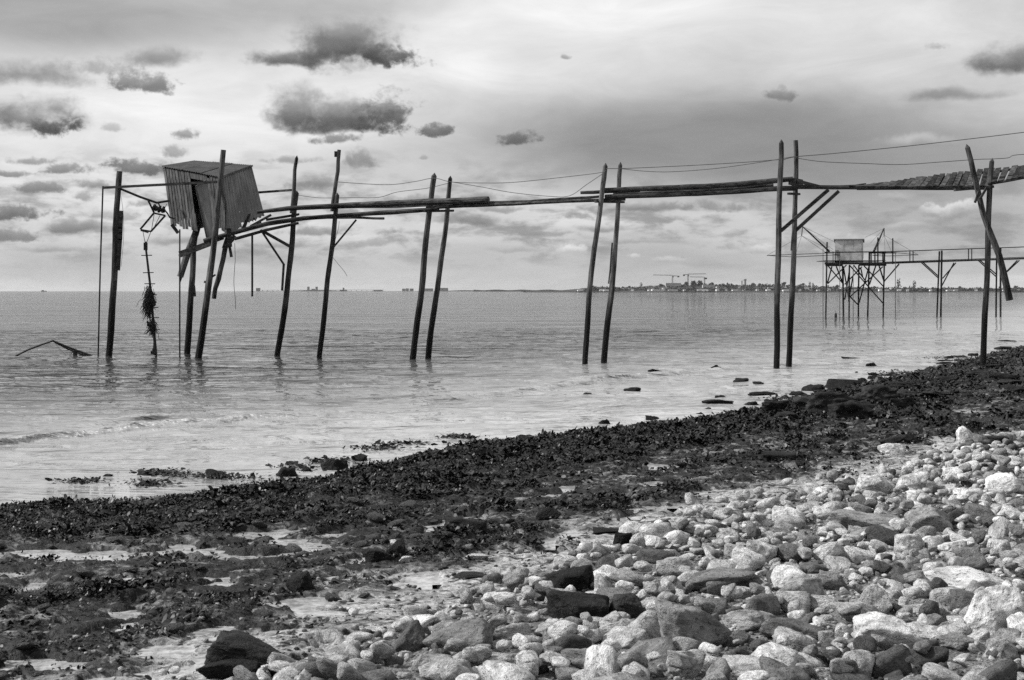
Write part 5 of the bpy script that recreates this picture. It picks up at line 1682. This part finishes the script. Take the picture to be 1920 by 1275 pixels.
# ------------------------------------------------------------------ headland across the bay
HD = 2050.0
LP = [(990, 547), (1070, 545.5), (1085, 543.5), (1115, 537.5), (1150, 538.5), (1200, 537.5), (1240, 535.5), (1260, 533.5), (1290, 532.5), (1310, 531), (1340, 533), (1400, 533.5), (1450, 533.5), (1480, 532), (1500, 534), (1540, 536), (1600, 538.5), (1700, 539), (1800, 540), (1920, 539.5), (2100, 538), (2500, 536)]
def ridge(u): return max(0.6, EYE + (HZ - np.interp(u, [p[0] for p in LP], [p[1] for p in LP])) / FPX * (HD + 320) - 2.6)
def land_far(x, dd):
    """height of the headland at x, dd metres behind its shore"""
    u = 960 + x / HD * FPX
    r_ = ridge(u)
    return np.interp(dd, [-8, 0, 20, 90, 200, 320, 520, 900], [-2.5, .3, 1.6, 1.8 + (r_ - 1.8) * .25, 1.8 + (r_ - 1.8) * .62, r_, r_ * .9, r_ * .6])


us = np.linspace(985, 2500, 220); dds = [-8, 0, 20, 55, 90, 140, 200, 260, 320, 420, 520, 900]
vs = []
for dd in dds:
    for u in us:
        x = (u - 960) / FPX * HD
        vs.append((x, HD + dd + 12 * math.sin(u * .03) + (0 if u > 1075 else (1075 - u) * .5), land_far(x, dd) + (1.2 * math.sin(u * .31 + dd) if 60 < dd else 0)))
n_ = len(us); fs = [(i * n_ + j, i * n_ + j + 1, (i + 1) * n_ + j + 1, (i + 1) * n_ + j) for i in range(len(dds) - 1) for j in range(n_ - 1)]
tag(link('headland', mesh_from('headland', vs, fs, M['hill'], True)), kind='structure')


def crown_mesh(seed, n, tall):
    r_ = np.random.default_rng(seed)
    vs, fs = [], []
    for k in range(n):
        c = r_.normal(size=3); c = c / np.linalg.norm(c) * r_.uniform(.35, 1.0)
        c = c * np.array([1, 1, tall]) + np.array([0, 0, tall + .25])
        s = r_.uniform(.16, .36)
        a = r_.normal(size=3); a /= np.linalg.norm(a); q = np.cross(a, r_.normal(size=3)); q /= np.linalg.norm(q); t = np.cross(a, q)
        b0 = len(vs)
        vs += [c + q * s, c + t * s * .8, c - q * s, c - t * s * .8, c + a * s * .6]
        fs += [(b0, b0 + 1, b0 + 4), (b0 + 1, b0 + 2, b0 + 4), (b0 + 2, b0 + 3, b0 + 4), (b0 + 3, b0, b0 + 4), (b0 + 3, b0 + 2, b0 + 1, b0)]
    return mesh_from('crown', vs, fs, M['tree'], False)


CROWNS = {'round': [crown_mesh(i, 90, .8) for i in range(3)], 'tall': [crown_mesh(9 + i, 70, 2.2) for i in range(2)]}
tb = MB(); tb.tube([(0, 0, -.4), (0, 0, .5), (.03, .02, 1.2)], [.11, .08, .04], 6)
TRUNK = mesh_from('trunk', tb.v, tb.f, M['trunk'])


def far_tree(x, y, z, w, kind_, label, group):
    t = bpy.data.objects.new('tree', None); COL.objects.link(t); t.location = (x, y, z); t.scale = (w, w, w); t.empty_display_size = .3
    tag(t, label, 'tree', group)
    c = link('crown', R.choice(CROWNS[kind_]), t); c.rotation_euler = (0, 0, R.uniform(0, 6.28))
    link('trunk', TRUNK, t)


GT = 'trees on the far headland'
trees = [(1202, 300, 2.6, 'tall', 'dark cypress-like tree alone on the skyline before the cranes'), (1518, 300, 2.2, 'tall', 'pointed dark tree on the skyline between post pair and white cabin, taller of two'), (1524, 302, 2.0, 'tall', 'pointed dark tree on the skyline between post pair and white cabin, shorter of two'),
         (1300, 280, 8, 'round', 'broad dark tree clump top just under the second crane'), (1312, 280, 8, 'round', 'broad dark tree on the crest beyond the second crane'), (1287, 285, 7, 'round', 'broad dark tree between the two tall cranes'),
         (1240, 290, 6, 'round', 'round dark tree beside the first crane'), (1335, 300, 6, 'round', 'round skyline tree beside the smallest crane'), (1365, 300, 4.5, 'round', 'small skyline tree between smallest crane and water tower'),
         (1412, 300, 6, 'round', 'round skyline tree just past the water tower'), (1424, 300, 5, 'round', 'second round skyline tree past the water tower'), (1470, 300, 6.5, 'round', 'round skyline tree between the tall post pair'),
         (1505, 300, 6, 'round', 'round skyline tree just beyond the tall post pair'), (1112, 300, 5, 'round', 'low skyline tree at the start of the headland rise'), (1150, 300, 4.5, 'round', 'low skyline tree next to the third post pair'),
         (1180, 300, 4.5, 'round', 'low skyline tree between post pair and cypress'), (1685, 300, 4, 'tall', 'thin pointed tree on the skyline beyond the cabin'), (1714, 300, 3.4, 'tall', 'thin pointed tree on the skyline beyond the walkway start'),
         (1570, 300, 6, 'round', 'round skyline tree behind the cabin legs'), (1640, 300, 5, 'round', 'round skyline tree behind the platform braces'), (1800, 300, 5.5, 'round', 'round skyline tree between the two walkway post pairs'), (1905, 300, 6, 'round', 'round skyline tree at the far end of the headland')]
for (u, dd, w, k, lab) in trees:
    d = HD + dd; x = (u - 960) / FPX * d
    far_tree(x, d, float(land_far(x * HD / d, dd)) - .5, w * (.62 if k == 'round' else 1), k, lab, GT)
wb_v, wb_f = [], []
for _ in range(1500):
    u = R.uniform(1090, 2200); dd = R.choice([R.uniform(30, 90), R.uniform(60, 330), R.uniform(240, 325)])
    d = HD + dd; x = (u - 960) / FPX * d; w = R.uniform(1.8, 4.2)
    base = np.array([x, d, float(land_far(x * HD / d, dd)) - .5])
    for k in range(10):
        c = np.array([R.gauss(0, .7), R.gauss(0, .7), abs(R.gauss(.35, .35))]) * w; s = w * R.uniform(.2, .5)
        a = np.array([R.gauss(0, 1), R.gauss(0, 1), R.gauss(0, .6)]); a /= np.linalg.norm(a); q = np.cross(a, [0.1, 0.2, 1]); q /= np.linalg.norm(q); t = np.cross(a, q)
        b0 = len(wb_v); o = base + c
        wb_v += [o + q * s, o + t * s, o - q * s, o - t * s, o + a * s]; wb_f += [(b0, b0 + 1, b0 + 4), (b0 + 1, b0 + 2, b0 + 4), (b0 + 2, b0 + 3, b0 + 4), (b0 + 3, b0, b0 + 4)]
tag(link('woodland', mesh_from('woodland', wb_v, wb_f, M['tree'])), 'scrub and woods covering the far headland', 'woodland', kind='stuff')


def house_mesh(w, l, h, rf):
    b = MB()
    b.hexa([(-w, -l, -1), (w, -l, -1), (w, l, -1), (-w, l, -1), (-w, -l, h), (w, -l, h), (w, l, h), (-w, l, h)], 0)
    b.add([(-w - .3, -l - .3, h), (w + .3, -l - .3, h), (w + .3, l + .3, h), (-w - .3, l + .3, h), (-w - .3, 0, h + rf), (w + .3, 0, h + rf)], [(0, 1, 5, 4), (2, 3, 4, 5), (1, 2, 5), (3, 0, 4), (3, 2, 1, 0)], 1)
    me = mesh_from('house', b.v, b.f, [M['house_wall'], M['house_roof']]); me.polygons.foreach_set('material_index', b.mi)
    return me


HM = [house_mesh(3.6, 3, 2.0, 1.2), house_mesh(2.6, 3, 2.8, 1.2), house_mesh(6.0, 3, 1.9, 1.0), house_mesh(2.2, 2.6, 2.0, 1.1)]
near = [(1128, 0), (1137, 2), (1186, 1), (1217, 3), (1224, 1), (1232, 2), (1243, 0), (1258, 2), (1266, 2), (1283, 1), (1312, 2), (1322, 2), (1345, 1), (1362, 3), (1378, 2), (1395, 3), (1420, 1), (1440, 0), (1473, 2), (1500, 3), (1534, 0), (1554, 1), (1598, 0), (1604, 3), (1650, 1), (1662, 2), (1686, 0), (1702, 1), (1745, 3), (1780, 2), (1792, 0), (1830, 1), (1886, 2), (1910, 1), (1088, 2)]
REF = [(1000, 'the start of the headland'), (1140, 'the third post pair'), (1202, 'the cypress-like tree'), (1261, 'the first crane'), (1290, 'the tallest crane'), (1321, 'the smallest crane'), (1396, 'the water tower'), (1472, 'the tall post pair'), (1550, 'the first leg of the far platform'), (1660, 'the start of the far walkway'), (1762, 'the first walkway posts'), (1872, 'the second walkway posts')]
ORD = ['first', 'second', 'third', 'fourth', 'fifth', 'sixth', 'seventh', 'eighth', 'ninth', 'tenth', 'eleventh', 'twelfth']


def place_houses(spots, what, group):
    cnt = {}
    for (u, h, dd, sc_, rz) in sorted(spots):
        ref = [r[1] for r in REF if r[0] <= u][-1]
        k = cnt.get(ref, 0); cnt[ref] = k + 1
        d = HD + dd; x = (u - 960) / FPX * d
        o = link('house', HM[h]); o.location = (x, d, float(land_far(x * HD / d, dd)) + .4); o.rotation_euler = (0, 0, rz); o.scale = (sc_,) * 3
        tag(o, f'{what}, {ORD[min(k, 11)]} past {ref}', 'house', group)


place_houses([(u, h, R.uniform(22, 40), R.uniform(.6, .85), R.uniform(-.35, .35)) for (u, h) in near], 'low white house on the far waterline', 'white houses along the far waterline')
place_houses([(R.uniform(1110, 1915), R.randrange(4), R.uniform(90, 290), R.uniform(.5, .85), R.uniform(-.7, .7)) for _ in range(48)], 'small house up the far slope', 'houses up the slope of the headland')
# sea wall along its foot
b = MB()
for i in range(40):
    u0 = 1080 + i * 22
    x0, x1 = (u0 - 960) / FPX * HD, (u0 + 22 - 960) / FPX * HD
    b.hexa([(x0, HD + 6, -1), (x1, HD + 6, -1), (x1, HD + 9, -1), (x0, HD + 9, -1), (x0, HD + 6, 1.2), (x1, HD + 6, 1.2), (x1, HD + 9, 1.2), (x0, HD + 9, 1.2)])
tag(b.build('sea_wall', M['hill']), 'low dark sea wall along the foot of the far headland', 'wall')
# water tower
wt = thing('water_tower', PT(1396, 534, HD + 320), 'pale round water tower rising above the trees of the headland', 'tower')
b = MB(); c = PT(1396.5, 540, HD + 320); t = PT(1396.5, 526, HD + 320); e_ = PT(1396.5, 523, HD + 320)
b.tube([c, t], 2.4, 14); b.build('shaft', M['concrete'], wt)
b = MB(); b.tube([t, t + (e_ - t) * .35, e_], [2.5, 3.0, 3.0], 14); b.build('tank', M['concrete'], wt)
b = MB(); b.box(PT(1391, 530, HD + 322), 1.0, 1.0, 3.2); tag(b.build('chimney', M['concrete']), 'slim pale chimney standing next to the water tower', 'chimney')


def crane(label, um, vb, vt, uj0, uj1, vj0, vj1, cw):
    d = HD + 200
    t = thing('tower_crane', PT(um, vb, d), label, 'crane', 'tower cranes on the headland')
    b = MB(); p, q = PT(um, vb + 6, d), PT(um, vt, d)
    for sx in (-.7, .7):
        for sy in (-.7, .7): b.beam(p + np.array([sx, sy, 0]), q + np.array([sx, sy, 0]), .38, .38, up=(0, 1, 0))
    nlev = 8
    for k in range(nlev):
        a = p + (q - p) * k / nlev; c = p + (q - p) * (k + 1) / nlev
        b.beam(a + np.array([-.7, -.7, 0]), c + np.array([.7, -.7, 0]), .3, .3, up=(0, 1, 0))
    b.build('mast', M['crane'], t)
    b = MB(); a, c = PT(uj0, vj0, d), PT(uj1, vj1, d)
    b.beam(a, c, .3, .3, up=(0, 1, 0)); up_ = np.array([0, 0, 1.3])
    b.beam(a + up_ * .6, c + up_ * .6, .3, .3, up=(0, 1, 0))
    n2 = 16
    for k in range(n2):
        b.beam(a + (c - a) * k / n2, a + (c - a) * (k + .5) / n2 + up_ * .6, .22, .22, up=(0, 1, 0)); b.beam(a + (c - a) * (k + .5) / n2 + up_ * .6, a + (c - a) * (k + 1) / n2, .22, .22, up=(0, 1, 0))
    b.build('jib', M['crane'], t)
    b = MB(); e_ = PT(cw, vt + .6, d); b.beam(q, e_, .8, .8, up=(0, 1, 0)); b.build('counter_jib', M['crane'], t)
    b = MB(); b.box(e_ - np.array([0, 0, .8]), 1.4, .8, 1.2); b.build('counterweight', M['crane'], t)
    b = MB(); b.box(q - np.array([-.9, 0, 1.6]), .8, .8, .9); b.build('cab', M['crane'], t)


crane('tower crane with a long jib pointing towards the sea, first along the headland', 1261, 532, 517, 1224.5, 1261, 516, 516.6, 1272)
crane('tallest tower crane with its long jib pointing inland', 1290, 531, 514.5, 1290, 1324, 514.4, 513.8, 1282.5)
crane('smallest palest tower crane behind the tallest one', 1321, 533, 520.5, 1293, 1321, 519.6, 520, 1324)
b = MB(); b.box(PT(1262, 533.5, HD + 190), 12, 6, 2.4); tag(b.build('building', M['concrete']), 'long pale unfinished block below the first tower crane', 'building')
b = MB(); b.box(PT(1328, 537, HD + 150), 9, 5, 2.4); tag(b.build('building', M['concrete']), 'pale flat-roofed block below the smallest crane', 'building')

# ------------------------------------------------------------------ low land and town very far off
TD = 5200.0
vs = []
us = np.linspace(440, 1110, 90)
for dd in (0, 6, 160):
    for i, u in enumerate(us):
        h = (.8 + 3.4 * (0.5 + .5 * math.sin(u * .045)) * (0.5 + .5 * math.sin(u * .021 + 2))) * min(1, (u - 440) / 60)
        vs.append(((u - 960) / FPX * TD, TD + dd, -1.0 if dd == 0 else h))
n_ = len(us); fs = [(i * n_ + j, i * n_ + j + 1, (i + 1) * n_ + j + 1, (i + 1) * n_ + j) for i in range(2) for j in range(n_ - 1)]
tag(link('far_coast', mesh_from('far_coast', vs, fs, M['hill'])), kind='structure')
vs = []
us = np.linspace(888, 1090, 40)
for dd in (0, 5, 90):
    for u in us: vs.append(((u - 960) / FPX * 3900, 3900 + dd, -1.0 if dd == 0 else 4.6 + .9 * math.sin(u * .13)))
n_ = len(us); fs = [(i * n_ + j, i * n_ + j + 1, (i + 1) * n_ + j + 1, (i + 1) * n_ + j) for i in range(2) for j in range(n_ - 1)]
tag(link('spit', mesh_from('spit', vs, fs, M['hill'])), kind='structure')
M['town'] = plain_mat('distant_town_wall', .14, .22, .05, .9, bump=0, per_object=.2)
GB = 'buildings of the town across the water'
for (u0, u1, vt, lab) in [(480, 487, 540, 'lone square block far across the water seen below the hut brace'), (576, 579.5, 537.5, 'slim far tower block, first of the twin towers'), (591.5, 595, 537.5, 'slim far tower block, second of the twin towers'), (584, 590, 541.5, 'low far block standing between the twin towers'),
                          (637, 650, 543, 'low far church-like building beside the spliced post'), (642.5, 645, 539.5, 'stubby far steeple on the skyline beside the spliced post'), (754, 760, 541.2, 'small far block, first of the row before the second post pair'), (761, 766, 540.6, 'small far block, second of the row before the second post pair'), (768, 775, 541, 'small far block, third of the row before the second post pair'),
                          (792, 812, 540.8, 'long far building seen between the second post pair'), (823, 840, 539.8, 'long far building just past the second post pair'), (700, 716, 544, 'low far shed on the distant coast')]:
    d = TD + 40; a = PT(u0, vt, d); c = PT(u1, vt, d)
    b = MB(); b.hexa([(a[0], d, -.5), (c[0], d, -.5), (c[0], d + 14, -.5), (a[0], d + 14, -.5), (a[0], d, a[2]), (c[0], d, a[2]), (c[0], d + 14, a[2]), (a[0], d + 14, a[2])])
    tag(b.build('far_building', M['town']), lab, 'building', GB)
br = thing('far_bridge', PT(600, 545, TD - 200), 'long thin bridge on low piers along the far horizon', 'bridge')
b = MB(); b.beam(PT(490, 544.0, TD - 200), PT(720, 543.6, TD - 200), 4, 1.2); b.build('deck', M['town'], br)
for i in range(24):
    u = 492 + i * 9.8; q = PT(u, 544, TD - 200); b = MB(); b.beam((q[0], q[1], -1), q, 1.6, 1.6); b.build('pier', M['town'], br)
shp = thing('far_ship', PT(82, 546, 4200), 'tiny ship low on the empty horizon', 'ship')
q = PT(82, 545.5, 4200)
b = MB(); b.hexa([(q[0] - 7, 4197, -.3), (q[0] + 7, 4197, -.3), (q[0] + 7, 4203, -.3), (q[0] - 7, 4203, -.3), (q[0] - 8, 4197, 1.9), (q[0] + 9, 4197, 1.9), (q[0] + 9, 4203, 1.9), (q[0] - 8, 4203, 1.9)]); b.build('hull', M['crane'], shp)
b = MB(); b.box((q[0] - 3, 4200, 2.9), 2.5, 2, 1.0); b.build('bridge_house', M['crane'], shp)

# ------------------------------------------------------------------ the air between here and there
HAZE = 3e-5
if HAZE:
    b = MB()
    b.hexa([(-5200, -400, -4), (5200, -400, -4), (5200, 6800, -4), (-5200, 6800, -4), (-5200, -400, 34), (5200, -400, 34), (5200, 6800, 34), (-5200, 6800, 34)])
    hm = bpy.data.materials.new('air'); hm.use_nodes = True; hm.node_tree.nodes.clear()
    g = NT(hm.node_tree); o_ = g.node('ShaderNodeOutputMaterial'); vp = g.node('ShaderNodeVolumePrincipled')
    vp.inputs['Color'].default_value = (.86, .86, .86, 1); vp.inputs['Density'].default_value = HAZE
    g.l.new(vp.outputs[0], o_.inputs['Volume'])
    tag(b.build('haze', hm), kind='stuff')
